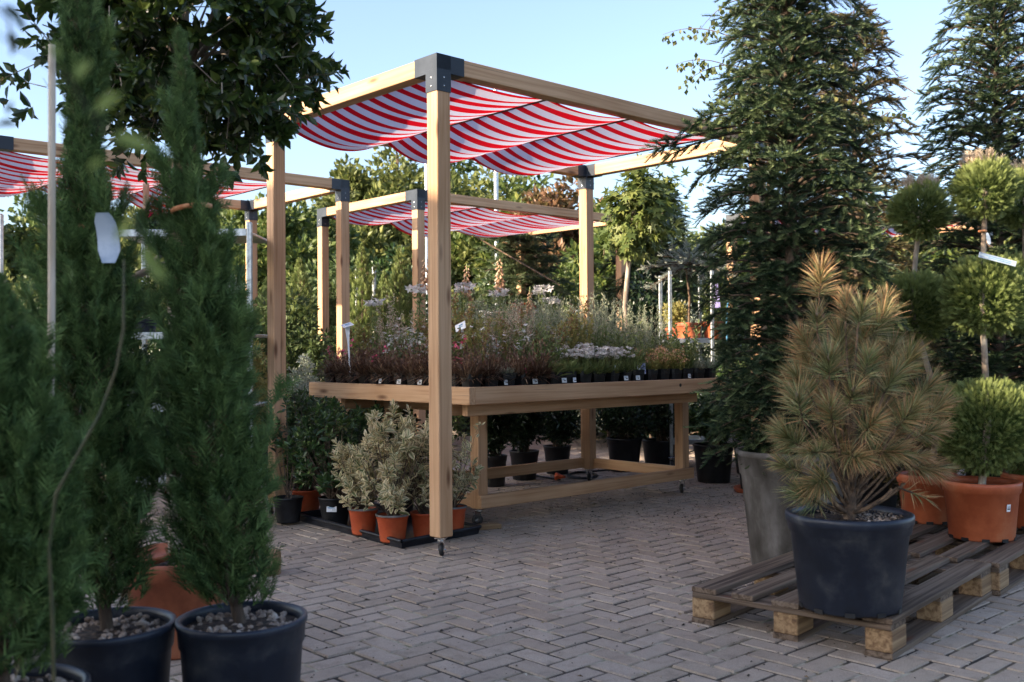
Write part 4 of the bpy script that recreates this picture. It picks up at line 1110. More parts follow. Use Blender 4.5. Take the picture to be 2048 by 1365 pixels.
# ------------------------------------------------------------------ potted pine
def pine():
    Y0 = 3.72; b = gx(1694, Y0); b.z = PZ + .0025; r = empty('potted_pine', b)
    tag(r, 'potted pine with browning long needles in a dark blue tub on the front pallet', 'pine')
    pot(r, .226, .345, 'blue_plastic', 'soil', .79, .022, feet=True, sl=.90)
    g = Geo(); n = 420
    a = rng.uniform(-1.2, 1.9, n); rr = .195 * np.sqrt(rng.random(n)); P = np.stack([rr * np.cos(a) + .01, rr * np.sin(a), .315 + .012 * rng.random(n)], 1)
    g.stamp(*leafq(.6, .15)[:2], scaled(frames(sph(n) * np.array([1, 1, .3])), rng.uniform(.008, .018, n)), P)
    g.build('bark_chips', M['pebble'], r)
    # (px, py, depth offset, brownness, tilt x, tilt z)
    B = [(1634, 572, 0, .95, -.1, 1), (1628, 650, -.05, .5, -.15, 1), (1606, 690, .05, .9, -.4, .9), (1722, 640, -.08, .40, .1, 1), (1690, 625, .1, 1, .2, 1), (1760, 660, .05, .55, .4, .9), (1775, 620, .12, .8, .3, 1),
         (1654, 742, -.1, .25, -.1, 1), (1735, 742, -.12, .25, .1, 1), (1600, 775, 0, .75, -.5, .8), (1584, 800, .05, .5, -.5, .8), (1826, 735, 0, .6, .35, .9), (1790, 770, -.05, .4, .5, .9), (1865, 790, .05, .7, .6, .7), (1700, 800, -.12, .5, 0, .6),
         (1592, 822, -.1, .45, -.3, .9), (1660, 838, -.15, .65, -.2, .4), (1738, 860, -.16, .85, .1, .2), (1822, 842, -.12, .55, .3, .5), (1875, 868, .02, .95, .8, .3), (1885, 830, .05, .9, .8, .5),
         (1632, 905, -.18, .62, -.35, .1), (1700, 912, -.1, .9, 0, .0), (1772, 905, -.05, .85, .3, .1), (1840, 912, 0, 1, .7, .0), (1862, 935, .02, 1, .8, -.1), (1584, 890, 0, .35, -.6, .5), (1570, 880, .12, .1, -.5, .7), (1578, 940, .02, .35, -.7, .2), (1600, 985, 0, .05, -.8, .3), (1615, 1000, -.05, .0, -.7, .4), (1640, 960, -.06, .7, -.4, -.2),
         (1680, 700, .1, .7, 0, 1), (1700, 720, .15, .9, .1, .8), (1640, 800, .15, .8, -.3, .6), (1760, 820, .15, .9, .3, .5), (1690, 860, .15, .9, 0, .5), (1800, 870, .15, .95, .4, .3), (1840, 985, -.04, 1, .9, -.35), (1730, 680, .08, .5, .1, 1), (1610, 730, .1, .8, -.4, .8), (1790, 715, .1, .7, .4, .8)]
    g = Geo(); gt = Geo(); buds = Geo()
    top = np.array(list(at(1650, 700, Y0) - b))
    tr = [np.array([0, 0, .30]), np.array([.01, 0, .45]), np.array([.02, 0, .62]), np.array([.0, 0, .85]), top]
    V, F = tube(tr, [.024, .019, .015, .010, .006], 8); gt.add(V, F, smooth=True)
    B += [(rng.uniform(1620, 1790) , rng.uniform(720, 940), rng.uniform(.0, .22), rng.uniform(.3, 1), rng.uniform(-.5, .5), rng.uniform(0, .9)) for _ in range(12)]
    for (px, py, dy, br, tx, tz) in B:
        px = 1708 + (px - 1708) * (.86 if px > 1708 else .92); c = np.array(list(at(px, py, Y0 + dy) - b)); d = nrm(np.array([tx, dy * 1.4 - .12, tz]) + rng.normal(0, .08, 3))
        L = rng.uniform(.07, .11); m = int(rng.uniform(200, 340)) if py < 1000 else 200
        if py == 985: m = 45
        k = rng.random(m) ** .8; ang = rng.uniform(0, 2 * PI, m)
        ref = nrm(np.cross(d, [.3, .9, .2])); r2 = np.cross(d, ref)
        side = np.cos(ang)[:, None] * ref + np.sin(ang)[:, None] * r2
        sp = (1.3 - .8 * k) * rng.uniform(.8, 1.1)
        D = nrm(side * sp[:, None] + d * (.30 + .9 * k)[:, None] + rng.normal(0, .14, (m, 3)))
        P0 = c + d * ((k - .45) * L)[:, None]
        ln = rng.uniform(.065, .105, m) * rng.uniform(.75, 1.2); w = .0024
        # two-segment needle that droops a little
        x = nrm(np.cross(D, sph(m))) * w / 2
        P1 = P0 + D * (ln * .6)[:, None]; P2 = P1 + nrm(D + np.array([0, 0, -.18])) * (ln * .45)[:, None]
        V = np.stack([P0 - x, P0 + x, P1 + x * .9, P1 - x * .9, P2], 1).reshape(-1, 3)
        i0 = (np.arange(m) * 5)[:, None]
        tint = np.clip(rng.normal(br * .55 - .05, .33, m), 0, 1); tip = rng.uniform(.0, .35, m)
        T = np.stack([tint - .35, tint - .35, tint, tint, tint + tip * 1.6], 1).ravel()
        nb = g.n; g.add(V, i0 + np.array([[0, 1, 2, 3]]), 0, np.clip(T, 0, 1)); g.F.append((i0 + np.array([[3, 2, 4]]) + nb, 0, False))
        s = c - d * L * .5
        zt = np.clip(s[2] * .62, .34, top[2] - .05)
        a0 = np.array([.01, 0, zt]); mid = (a0 + s) / 2 + np.array([0, 0, -.02])
        V, F = tube(bez(a0, mid, s, 7), np.linspace(.0062, .0035, 7), 6); gt.add(V, F, smooth=True)
        V, F = tube([s, c + d * L * .55], [.0042, .003], 5); gt.add(V, F)
        if br < .7 and py < 860:
            V, F = lathe([(.001, -.012), (.007, -.006), (.008, .002), (.004, .016), (.0005, .022)], 8)
            Mx = frames(d[None])[0][:, [0, 2, 1]]; V = V @ Mx.T + c + d * L * .6; buds.add(V, F, smooth=True)
    for e in ((.20, -.02, .30), (.13, -.08, .26), (-.12, -.05, .30), (.03, .1, .28)):
        V, F = tube(bez((0, 0, .34), (e[0] * .5, e[1], .36), (e[0], e[1], .36 + e[2] * .3), 7), np.linspace(.010, .005, 7), 6); gt.add(V, F, smooth=True)
    g.build('needles', M['pine_needle'], r); gt.build('branches', M['orange_bark'], r); buds.build('buds', M['pebble'], r)
pine()

# ------------------------------------------------------------------ pots behind, under and beside the table
def dark_bush(px, ybase, w, h_, label, ytop, cw, mat='leaf_deep', potw='black_plastic', saucer=False, n=60, group='black pots of dark shrubs standing behind and beside the table', size=.04, lob=False):
    b = ground(px, ybase); Y = b.y; rad = w / 2 / FPX * Y; Y += rad * .78; b = gx(px, Y); rad = w / 2 / FPX * Y; H = h_ / FPX * Y
    r = empty('potted_shrub', b); tag(r, label, 'potted shrub', group)
    z = 0
    if saucer:
        g = Geo(); V, F = lathe([(.001, .004), (rad * 1.0, .004), (rad * 1.12, .035), (rad * 1.16, .036), (rad * 1.08, .001), (.001, 0)], 36); g.add(V, F, smooth=True)
        s_ = g.build('saucer', M['terracotta']); s_.location = b; tag(s_, 'orange saucer under the black pot beside the grey tub', 'saucer'); z = .008
    o = pot(r, rad, H, potw); o.location = (0, 0, z)
    zt = at(px, ytop, Y).z; z0 = H + .03; hh = zt - z0
    C = ell_centres(n, cw / FPX * Y / 2 * .85, cw / FPX * Y / 2 * .85, hh / 2, .3); C[:, 2] += z0 + hh / 2
    g = Geo(); clump_cloud(g, C, np.full(n, .06), 60, size, leafq(.5, .1)); g.build('foliage', M[mat], r)
    g = Geo()
    for c in C[rng.choice(n, 14, replace=False)]:
        V, F = tube(bez((rng.uniform(-.3, .3) * rad, rng.uniform(-.3, .3) * rad, H * .85), (c[0] * .3, c[1] * .3, H + hh * .3), c, 6), np.linspace(.006, .003, 6), 4); g.add(V, F)
    g.build('stems', M['bark'], r)
    return r
dark_bush(988, 975, 50, 62, 'slim black pot seen under the table beside the front left leg', 800, 85)
dark_bush(1047, 962, 60, 58, 'black pot under the table, left one of the middle pair', 790, 80)
dark_bush(1113, 950, 56, 56, 'black pot under the table with a small white tag, right one of the middle pair', 790, 84)
dark_bush(1247, 945, 72, 66, 'large black pot behind the table, just right of the rear leg', 790, 130)
dark_bush(1322, 938, 84, 55, 'widest black pot behind the table, left of the front right leg', 790, 130, size=.045)
dark_bush(1425, 968, 82, 76, 'black pot with a yellow-green tipped bush right of the table', 792, 130, mat='leaf_dark')
dark_bush(1510, 988, 78, 100, 'black pot standing on an orange saucer beside the grey tub', 800, 90, mat='leaf_dark', saucer=True)
# yellow green bush tips above the black pot right of the table
shrub(1500, 800, 8.9, .6, 'yellow-green bush behind the right end of the table', 'leaf_mid', .05, 40, 60, h=.85, pp=(.16, .28, 'black_plastic'), name='potted_shrub')
# far pots in the yard behind the table, small
far = [(640, 905, 44, 'blue_plastic'), (1180, 872, 40, 'black_plastic'), (1060, 868, 36, 'black_plastic'), (930, 872, 40, 'black_plastic'), (1385, 875, 46, 'black_plastic'), (820, 880, 40, 'black_plastic'), (745, 885, 40, 'black_plastic'), (1290, 868, 40, 'red_pot'), (1000, 866, 34, 'red_pot')]
for i, (px, yb, w, pm) in enumerate(far):
    dark_bush(px, yb, w, 36, 'bushy pot plant in the back row across the yard, %s counting from the left' % (['first', 'fifth', 'fourth', 'third', 'seventh', 'second', 'eighth', 'sixth', 'ninth'][i]), 700 + (i * 37) % 50, 100, ['leaf_dark', 'leaf_mid', 'thuja_dark'][i % 3], pm, group='pot plants in the back row across the yard', size=.06, n=44)
# orange drip connector and black hose on the ground under the table
def hose():
    g = Geo(); c = ground(1165, 955)
    t = np.linspace(0, 1, 60); a = t * 4.6 * PI
    P = np.stack([c.x + (.13 - .02 * t) * np.cos(a), c.y + (.22 - .02 * t) * np.sin(a), .012 + .012 * t], 1)
    e = ground(1420, 905); P2 = bez(P[-1], (c.x + .5, c.y + .3, .012), (e.x, e.y + .4, .012), 20)
    V, F = tube(np.vstack([P, P2[1:]]), .009, 6); g.add(V, F, smooth=True)
    tag(g.build('hose', M['black_plastic']), 'black garden hose looped on the paving under the table', 'hose')
    g = Geo(); p = ground(1130, 962); V, F = lathe([(.012, 0), (.016, .03), (.03, .07), (.032, .085), (.001, .085)], 16); V = V[:, [2, 0, 1]]; V[:, 2] += .033; g.add(V, F, smooth=True)
    o = g.build('hose_connector', M['red_pot']); o.location = p; o.rotation_euler = (0, 0, R(150)); tag(o, 'orange hose connector lying under the table', 'connector')
    g = Geo(); q = ground(1010, 935); V, F = tube([ground(985, 925), q, ground(1040, 948), ground(1120, 962)], .008, 6); V[:, 2] += .009; g.add(V, F, smooth=True)
    tag(g.build('hose', M['black_plastic']), 'black hose running past the pots under the left of the table', 'hose')
    g = Geo(); addb(g, (0, 0, .014), (.16, .07, .028), .003); o = g.build('wood_offcut', M['pallet_block']); o.location = ground(975, 1058); o.rotation_euler = (0, 0, R(20)); tag(o, 'yellowish wood offcut beside the front left table caster', 'wood offcut')
hose()

# ------------------------------------------------------------------ flood tray with euonymus pots
def tray():
    # corners on the paving, from the photo
    c = [ground(598, 1042), ground(803, 1098), ground(957, 1068)]
    d = c[0] + (c[2] - c[1]) * 1.0
    r = empty('flood_tray', c[1]); tag(r, 'shallow black plastic tray on the paving holding shrubs by the front post', 'tray')
    P = [Vector((p.x, p.y, 0)) for p in (c[0], c[1], c[2], d)]
    o = P[1]; cen = sum(P, Vector()) / 4
    g = Geo()
    def ring(k, z):
        return [list((p - cen) * k + cen - o + Vector((0, 0, z))) for p in P]
    V = ring(1, .0) + ring(1.015, .032) + ring(1.02, .042) + ring(.995, .044) + ring(.975, .012)
    F = []
    for a in range(4):
        for i in range(4): F.append([a * 4 + i, a * 4 + (i + 1) % 4, a * 4 + 4 + (i + 1) % 4, a * 4 + 4 + i])
    F.append([16, 17, 18, 19])
    g.add(V, F); g.build('tray_shell', M['tray'], r)
    g = Geo()
    ed = ring(1.02, .043)
    for i in range(4):
        V, F = tube([ed[i], ed[(i + 1) % 4]], .011, 7); g.add(V, F, smooth=True)
    g.build('rim', M['tray'], r)
tray()
def euonymus(px, ybase, w, Hh, ytop, cw, label, mat='varieg', potm='red_pot', n=46, size=.045, spread=(0, 0), z=.014, name='potted_euonymus', cat='potted shrub', group=None, rimc=None, xshift=0, Y=None, nl=17):
    b = ground(px, ybase, z); 
    if Y: b = gx(px, Y, z)
    if not Y: b = gx(px, b.y * (1 + .76 * w / 2 / FPX), z)
    Y = b.y; rad = w / 2 / FPX * Y; H = Hh
    r = empty(name, b); tag(r, label, cat, group)
    pot(r, rad, H, potm, 'soil', .76, .008)
    if rimc:
        g = Geo(); V, F = lathe([(rad + .002, H - .009), (rad + .003, H - .001), (rad - .004, H + .002), (rad - .010, H - .004)], 36); g.add(V, F, smooth=True); g.build('rim', M['grey_plastic'], r)
    zt = at(px, ytop, Y).z - z; z0 = H + .03; hh = zt - z0; cr = cw / 2 / FPX * Y
    g = Geo(); gt = Geo(); V9, Q9, T9, t9 = leaf9(.42, .22)
    C = ell_centres(n, cr * .9, cr * .9, hh * .5, .45); C[:, 2] += z0 + hh / 2; C[:, 0] += xshift / FPX * Y
    for c in C:
        base = np.array([rng.uniform(-.3, .3) * rad, rng.uniform(-.3, .3) * rad, H * .88])
        mid = np.array([c[0] * .5, c[1] * .5, base[2] + (c[2] - base[2]) * .35])
        Bz = bez(base, mid, c, 8); V, F = tube(Bz, np.linspace(.0035, .0014, 8), 4); gt.add(V, F)
        d = nrm(nrm(Bz[-1] - Bz[-2]) + rng.normal(0, .45, 3) + np.array([0, 0, .1])); m = nl; k = np.linspace(0, 1, m)
        L = .10; ang = np.arange(m) * 2.4 + rng.uniform(0, 6); ref = nrm(np.cross(d, [.3, .9, .2])); r2 = np.cross(d, ref)
        side = np.cos(ang)[:, None] * ref + np.sin(ang)[:, None] * r2
        D = side * (1.1 - .7 * k)[:, None] + d * (.3 + .8 * k)[:, None] + rng.normal(0, .15, (m, 3))
        P = c + d * ((k - .7) * L)[:, None]; s = size * rng.uniform(.65, 1.25, m) * (1.1 - .35 * k) * rng.uniform(.8, 1.15)
        Mx = scaled(frames(D, up=d[None] + rng.normal(0, .3, (m, 3))), s)
        tiv = rng.uniform(-.25, .1) + (rng.random(m) - .5) * .3
        nb = g.n; g.stamp(V9, Q9, Mx, P, 0, t9, tiv)
        N = len(P); T9_ = T9[None] + (np.arange(N) * len(V9))[:, None, None]
        g.F.append((T9_.reshape(-1, 3) + nb, 0, False))
    g.build('foliage', M[mat], r); gt.build('stems', M['bark'], r)
    return r
gv = 'variegated euonymus in orange pots by the front post'
euonymus(725, 1072, 60, .155, 868, 140, 'variegated euonymus in an orange pot, leftmost of the cream-leaved row', n=48, size=.054, group=gv, rimc=1)
euonymus(783, 1087, 66, .155, 832, 185, 'variegated euonymus with the fullest cream bush, second of the orange pots', n=80, size=.056, group=gv, rimc=1)
euonymus(850, 1080, 64, .15, 825, 130, 'browner variegated euonymus half hidden by the front post', n=60, size=.054, group=gv, xshift=-10)
euonymus(903, 1070, 56, .16, 860, 110, 'sparse variegated euonymus right of the front post, one shoot reaching the table leg', n=26, size=.050, group=gv, rimc=1)
def spindly():
    b = gx(905, 5.95, .17); g = Geo(); gt = Geo()
    r = empty('euonymus_shoot', b); tag(r, 'long thin cream-leaved shoot in front of the left table leg', 'shoot')
    V9, Q9, T9, t9 = leaf9(.42, .22)
    for ends in ((958, 850), (930, 905)):
        e = np.array(list(at(ends[0], ends[1], 5.85) - b)); B = bez((0, 0, 0), (e[0] * .3, e[1], e[2] * .4), e, 20)
        V, F = tube(B, np.linspace(.003, .001, 20), 4); gt.add(V, F)
        m = 60; i = rng.integers(5, 20, m); D = rng.normal(0, .6, (m, 3)) + np.array([0, 0, .7])
        nb = g.n; Mx = scaled(frames(D), .034 * rng.uniform(.7, 1.2, m)); P = B[i] + rng.normal(0, .008, (m, 3))
        g.stamp(V9, Q9, Mx, P, 0, t9); g.F.append(((T9[None] + (np.arange(m) * len(V9))[:, None, None]).reshape(-1, 3) + nb, 0, False))
    g.build('leaves', M['varieg'], r); gt.build('stem', M['bark'], r)
spindly()
gg = 'green leaved shrubs on the black tray'
gs = euonymus(668, 1052, 66, .17, 800, 215, 'dark green bushy shrub in a black pot with a white price label', 'leaf_dark', 'black_plastic', n=130, group=gg, nl=17, size=.052, cat='potted shrub', name='potted_shrub')
euonymus(612, 1030, 62, .16, 790, 200, 'dark green shrub in a brick red pot at the left end of the tray', 'leaf_dark', 'red_pot', n=110, group=gg, size=.050, name='potted_shrub')
euonymus(720, 0, 60, .16, 795, 190, 'bright green shrub behind the cream-leaved row, under the table', 'leaf_dark', 'black_plastic', n=46, group=gg, size=.055, name='potted_shrub', Y=6.55)
euonymus(575, 0, 60, .16, 800, 90, 'tall thin green shrub growing in front of the left rear post', 'leaf_dark', 'black_plastic', n=14, group=gg, size=.05, name='potted_shrub', Y=6.45)
euonymus(800, 0, 60, .16, 830, 120, 'shaded green shrub between the euonymus and the table legs', 'leaf_deep', 'black_plastic', n=40, group=gg, size=.05, name='potted_shrub', Y=6.7)
def text_mesh(s, size, mat, parent, loc, rot, name='print'):
    cu = bpy.data.curves.new(name, 'FONT'); cu.body = s; cu.size = size; cu.extrude = .0002; cu.align_x = 'CENTER'; cu.align_y = 'CENTER'
    to = bpy.data.objects.new(name, cu); COL.objects.link(to)
    me = bpy.data.meshes.new_from_object(to.evaluated_get(bpy.context.evaluated_depsgraph_get())); bpy.data.objects.remove(to)
    me.materials.clear(); me.materials.append(M[mat]); o = bpy.data.objects.new(name, me); COL.objects.link(o)
    o.parent = parent; o.location = loc; o.rotation_euler = rot
    return o
p = at(670, 1030, 5.0); yb = gs.location.y
g = Geo(); addb(g, (0, 0, 0), (.062, .002, .034), .0005); V, F = box((-.008, -.0016, .011), (.034, .0006, .004)); g.add(V, F, 1); V, F = box((.0, -.0016, .004), (.04, .0006, .0025)); g.add(V, F, 1)
o = g.build('price_label', [M['white_plastic'], M['blue_print']], gs); o.location = (-.004, -.0925, .105); o.rotation_euler = (R(-10), 0, 0)
text_mesh('114', .014, 'black_print', o, (.014, -.0018, -.006), (R(90), 0, 0))

# ------------------------------------------------------------------ the little pots on the table
def sq_pot_geo(s=.105, h=.085):
    g = Geo(); a = s / 2; b = a * .8
    V = []
    for (r_, z) in ((b, 0), (a * .93, h * .62), (a * .97, h * .63), (a * .98, h - .006), (a * 1.03, h - .005), (a * 1.03, h), (a * .92, h), (a * .88, h * .85)):
        c = r_ * .28
        V += [[-r_, -r_ + c, z], [-r_ + c, -r_, z], [r_ - c, -r_, z], [r_, -r_ + c, z], [r_, r_ - c, z], [r_ - c, r_, z], [-r_ + c, r_, z], [-r_, r_ - c, z]]
    F = [[i * 8 + j, i * 8 + (j + 1) % 8, (i + 1) * 8 + (j + 1) % 8, (i + 1) * 8 + j] for i in range(7) for j in range(8)]
    g.add(V, F, 0); n = g.n
    q = a * .86
    g.add([[-q, -q, h * .86], [q, -q, h * .86], [q, q, h * .86], [-q, q, h * .86]], [[0, 1, 2, 3]], 1)
    return g
def blades(g, n, l0, l1, spread, w, mat=0, base=.03, bend=.3, z=.0, ti=None, segs=2):
    """narrow leaves rising and arching outward from the crown of the plant"""
    a = rng.uniform(0, 2 * PI, n); rr = base * np.sqrt(rng.random(n))
    P = np.stack([rr * np.cos(a), rr * np.sin(a), np.full(n, z)], 1)
    a2 = a + rng.normal(0, .5, n); tl = spread * rng.random(n) ** .7
    D = np.stack([np.sin(tl) * np.cos(a2), np.sin(tl) * np.sin(a2), np.cos(tl)], 1); L = rng.uniform(l0, l1, n)
    x = nrm(np.cross(D, [0, 0, 1.]) + 1e-4) * (w / 2)
    mid = P + D * (L * .55)[:, None]; D2 = nrm(D + np.stack([np.cos(a2) * bend, np.sin(a2) * bend, np.full(n, -bend * .7)], 1)); tip = mid + D2 * (L * .45)[:, None]
    V = np.stack([P - x * .6, P + x * .6, mid + x, mid - x, tip], 1).reshape(-1, 3); i0 = (np.arange(n) * 5)[:, None]
    T = np.tile([0, 0, .5, .5, 1.], n) * 1.0
    nb = g.n; g.add(V, i0 + np.array([[0, 1, 2, 3]]), mat, T); g.F.append((i0 + np.array([[3, 2, 4]]) + nb, mat, False))
    return tip
def flowers(g, P, size, petals=5, mat=0, cup=.3, up=None):
    n = len(P); up = np.tile([0, 0, 1.], (n, 1)) + rng.normal(0, .45, (n, 3)) if up is None else up
    up = nrm(up); x = nrm(np.cross(up, [.3, .8, .1])); y = np.cross(up, x)
    tv, tf, tt = leafq(.55, .05)
    for k in range(petals):
        a = 2 * PI * k / petals + rng.uniform(0, .4); D = np.cos(a) * x + np.sin(a) * y + up * cup
        g.stamp(tv, tf, scaled(frames(D, up=up), size * rng.uniform(.85, 1.15, n)), P, mat)
def stems_up(g, n, h0, h1, spread, r=.0012, base=.03, mat=0, z=0.0):
    a = rng.uniform(0, 2 * PI, n); P = np.stack([base * rng.random(n) * np.cos(a), base * rng.random(n) * np.sin(a), np.full(n, z)], 1)
    D = np.stack([np.cos(a) * spread * rng.random(n), np.sin(a) * spread * rng.random(n), np.ones(n)], 1); H = rng.uniform(h0, h1, n)
    D = nrm(D)
    g.stamp(STICK[0], STICK[1], scaled(frames(D), np.stack([np.full(n, r * 2), H, np.full(n, r * 2)], 1)), P, mat)
    return P, D, H
def along(P, D, H, k, lo, hi, jit=.004):
    n = len(P); i = np.repeat(np.arange(n), k); t = rng.uniform(lo, hi, n * k)
    return P[i] + D[i] * (H[i] * t)[:, None] + rng.normal(0, jit, (n * k, 3)), D[i], t
SP = sq_pot_geo()
def kind_bronze(pink):
    f = Geo(); tip = blades(f, 190, .05, .13, 1.9, .007, base=.05, bend=.8); blades(f, 110, .07, .16, 1.2, .0055, base=.05, bend=.45)
    P, D, H = stems_up(f, 12, .10, .18, .6)
    Q, DD, t = along(P, D, H, 8, .45, 1); tv, tf, tt = leafq(.4); f.stamp(tv, tf, scaled(frames(DD + rng.normal(0, .6, DD.shape)), .022), Q, 0, tt, .5)
    fl = None
    if pink:
        fl = Geo(); tips = (P + D * H[:, None])[:3]; Pk = np.repeat(tips, 4, axis=0) + rng.normal(0, .010, (12, 3)); flowers(fl, Pk, .013, 5)
    return f, 'bronze', fl, 'pink_petal'
def kind_white():
    f = Geo(); blades(f, 210, .05, .11, 1.4, .008, base=.045, bend=.4); fl = Geo()
    P, D, H = stems_up(f, 16, .10, .16, .8); tops = P + D * H[:, None]
    Pk = np.repeat(tops, 9, axis=0) + rng.normal(0, .009, (16 * 9, 3)) * np.array([1, 1, .35]); flowers(fl, Pk, .011, 5, cup=.1)
    return f, 'herb', fl, 'white_petal'
def kind_leafy():
    f = Geo(); n = 80; tv, tf, tt = leaf6(.4, .05, .2); a = rng.uniform(0, 2 * PI, n); D = np.stack([np.cos(a), np.sin(a), rng.uniform(.2, 2.5, n)], 1)
    f.stamp(tv, tf, scaled(frames(D, up=np.tile([0, 0, 1.], (n, 1))), rng.uniform(.05, .11, n)), rng.normal(0, .018, (n, 3)) * np.array([1, 1, .3]), 0, tt)
    return f, 'herb', None, None
def kind_greygreen():
    f = Geo(); blades(f, 150, .06, .12, 1.2, .005, base=.035, bend=.3); return f, 'herb_grey', None, None
def kind_star():
    f = Geo(); blades(f, 120, .06, .13, 1.1, .007, base=.035); fl = Geo(); P, D, H = stems_up(f, 18, .12, .25, .5, .001)
    Q, DD, t = along(P, D, H, 9, .3, .95); tv, tf, tt = leafq(.3); f.stamp(tv, tf, scaled(frames(DD + rng.normal(0, .6, DD.shape)), .022), Q, 0, tt)
    Q, DD, t = along(P, D, H, 2, .8, 1.05, .012); flowers(fl, Q, .014, 5, cup=.2); return f, 'herb', fl, 'white_petal'
def kind_plume():
    f = Geo(); blades(f, 110, .06, .15, 1.1, .009, base=.035); fl = Geo(); P, D, H = stems_up(f, 9, .2, .34, .35, .0013)
    Q, DD, t = along(P, D, H, 70, .6, 1.05, .008); tv, tf, tt = leafq(.5); fl.stamp(tv, tf, scaled(frames(DD + rng.normal(0, .8, DD.shape)), .010), Q)
    return f, 'herb', fl, 'plume'
def kind_spire():
    f = Geo(); P, D, H = stems_up(f, 10, .22, .36, .3, .0016); Q, DD, t = along(P, D, H, 60, .1, 1.02, .004); tv, tf, tt = leafq(.42)
    f.stamp(tv, tf, scaled(frames(DD * .5 + rng.normal(0, .8, DD.shape)), .026), Q, 0, tt, .3); blades(f, 60, .05, .12, 1.2, .008)
    fl = Geo(); Q, DD, t = along(P[:4], D[:4], H[:4], 40, .7, 1.02, .007); fl.stamp(tv, tf, scaled(frames(DD + rng.normal(0, .8, DD.shape)), .018), Q)
    return f, 'spire', fl, 'rust_leaf'
def kind_grass(hh=1.0):
    f = Geo(); blades(f, 130, .12, .26 * hh, .8, .0028, base=.035, bend=.35); P, D, H = stems_up(f, 16, .22 * hh, .44 * hh, .5, .0009)
    Q, DD, t = along(P, D, H, 16, .3, 1.0, .002); tv, tf, tt = leafq(.3); f.stamp(tv, tf, scaled(frames(DD + rng.normal(0, .7, DD.shape)), .020), Q, 0, tt, .4)
    fl = Geo(); Q, DD, t = along(P[:9], D[:9], H[:9], 12, .75, 1.02, .003); fl.stamp(tv, tf, scaled(frames(DD + rng.normal(0, .4, DD.shape)), .009), Q); return f, 'herb_grey', fl, 'silver'
def kind_herb():
    f = Geo(); blades(f, 120, .08, .2, .9, .006, base=.035); P, D, H = stems_up(f, 14, .16, .30, .5, .0012)
    Q, DD, t = along(P, D, H, 22, .15, 1.0, .003); tv, tf, tt = leafq(.4); f.stamp(tv, tf, scaled(frames(DD * .6 + rng.normal(0, .8, DD.shape)), .033), Q, 0, tt, .2)
    fl = Geo(); Q, DD, t = along(P, D, H, 4, .9, 1.05, .009); fl.stamp(tv, tf, scaled(frames(DD + rng.normal(0, .8, DD.shape)), .009), Q); return f, 'herb', fl, 'plume'
def kind_sedum():
    f = Geo(); P, D, H = stems_up(f, 24, .06, .15, 1.1, .0016); Q, DD, t = along(P, D, H, 13, .2, 1.05, .006); tv, tf, tt = leafq(.6, .15)
    f.stamp(tv, tf, scaled(frames(DD + rng.normal(0, .9, DD.shape)), .020), Q, 0, tt, .1); fl = Geo(); tops = (P + D * H[:, None])[:17]
    Pk = np.repeat(tops, 16, axis=0) + rng.normal(0, .011, (17 * 16, 3)) * np.array([1, 1, .5]); fl.stamp(tv, tf, scaled(frames(sph(len(Pk))), .010), Pk); return f, 'spire', fl, 'coral'
def kind_foxglove():
    f = Geo(); blades(f, 50, .08, .16, 1.1, .022, base=.03); P, D, H = stems_up(f, 1, .72, .80, .03, .0035, base=.003); fl = Geo()
    Q, DD, t = along(P, D, H, 40, .08, .7, .004); tv, tf, tt = leafq(.35); f.stamp(tv, tf, scaled(frames(DD + rng.normal(0, .8, DD.shape)), .035), Q, 0, tt)
    V, F = lathe([(.004, 0), (.0095, -.012), (.0105, -.028), (.0155, -.040), (.010, -.034), (.002, -.01)], 9)
    m = 26; k = np.linspace(.72, 1, m); ang = np.arange(m) * 2.4
    for i in range(m):
        d = np.array([math.cos(ang[i]), math.sin(ang[i]), 0.]); sc_ = 1.15 - .75 * (k[i] - .72) / .28
        tl = R(38); Rm = np.array(Matrix.Rotation(-tl, 3, Vector((-d[1], d[0], 0))))
        fl.add((V * sc_) @ Rm.T + P[0] + D[0] * H[0] * k[i] + d * .010, F, smooth=True)
    return f, 'herb', fl, 'peach_petal'
def kind_lily():
    f = Geo(); blades(f, 40, .08, .14, 1.1, .014, base=.03); P, D, H = stems_up(f, 3, .54, .62, .08, .003, base=.015); fl = Geo()
    Q, DD, t = along(P, D, H, 60, .1, .9, .003); tv, tf, tt = leafq(.22); f.stamp(tv, tf, scaled(frames(DD * .3 + rng.normal(0, .9, DD.shape)), .045), Q, 0, tt, .2)
    tops = P + D * H[:, None]; Pk = np.repeat(tops, 6, axis=0) + rng.normal(0, .024, (18, 3)) * np.array([1, 1, .5]); flowers(fl, Pk, .032, 6, cup=.3); return f, 'herb', fl, 'white_petal'
def kind_dome():
    f = Geo(); n = 46; C = ell_centres(n, .07, .07, .07, .3); C[:, 2] += .07; clump_cloud(f, C, np.full(n, .02), 22, .022, leafq(.5)); return f, 'silver', None, None
KD = {
 'bronze': (lambda: kind_bronze(False), 'bronze-leaved carnation', 2), 'pink': (lambda: kind_bronze(True), 'bronze-leaved carnation with pink blooms', 2),
 'white': (kind_white, 'white flowering candytuft', 2), 'leafy': (kind_leafy, 'broad-leaved green perennial', 1), 'grey': (kind_greygreen, 'grey-green carnation', 1),
 'star': (kind_star, 'white star-flowered perennial', 2), 'plume': (kind_plume, 'beige plumed astilbe', 2), 'spire': (kind_spire, 'yellow-green spiky perennial', 2),
 'grass': (lambda: kind_grass(1.0), 'silvery stemmed lavender', 2), 'herb': (kind_herb, 'loose green perennial', 2), 'sedum': (kind_sedum, 'coral flowered stonecrop', 2),
 'fox': (kind_foxglove, 'peach foxglove', 1), 'lily': (kind_lily, 'tall white lily', 1)}
PROTO = {}
potmesh = None
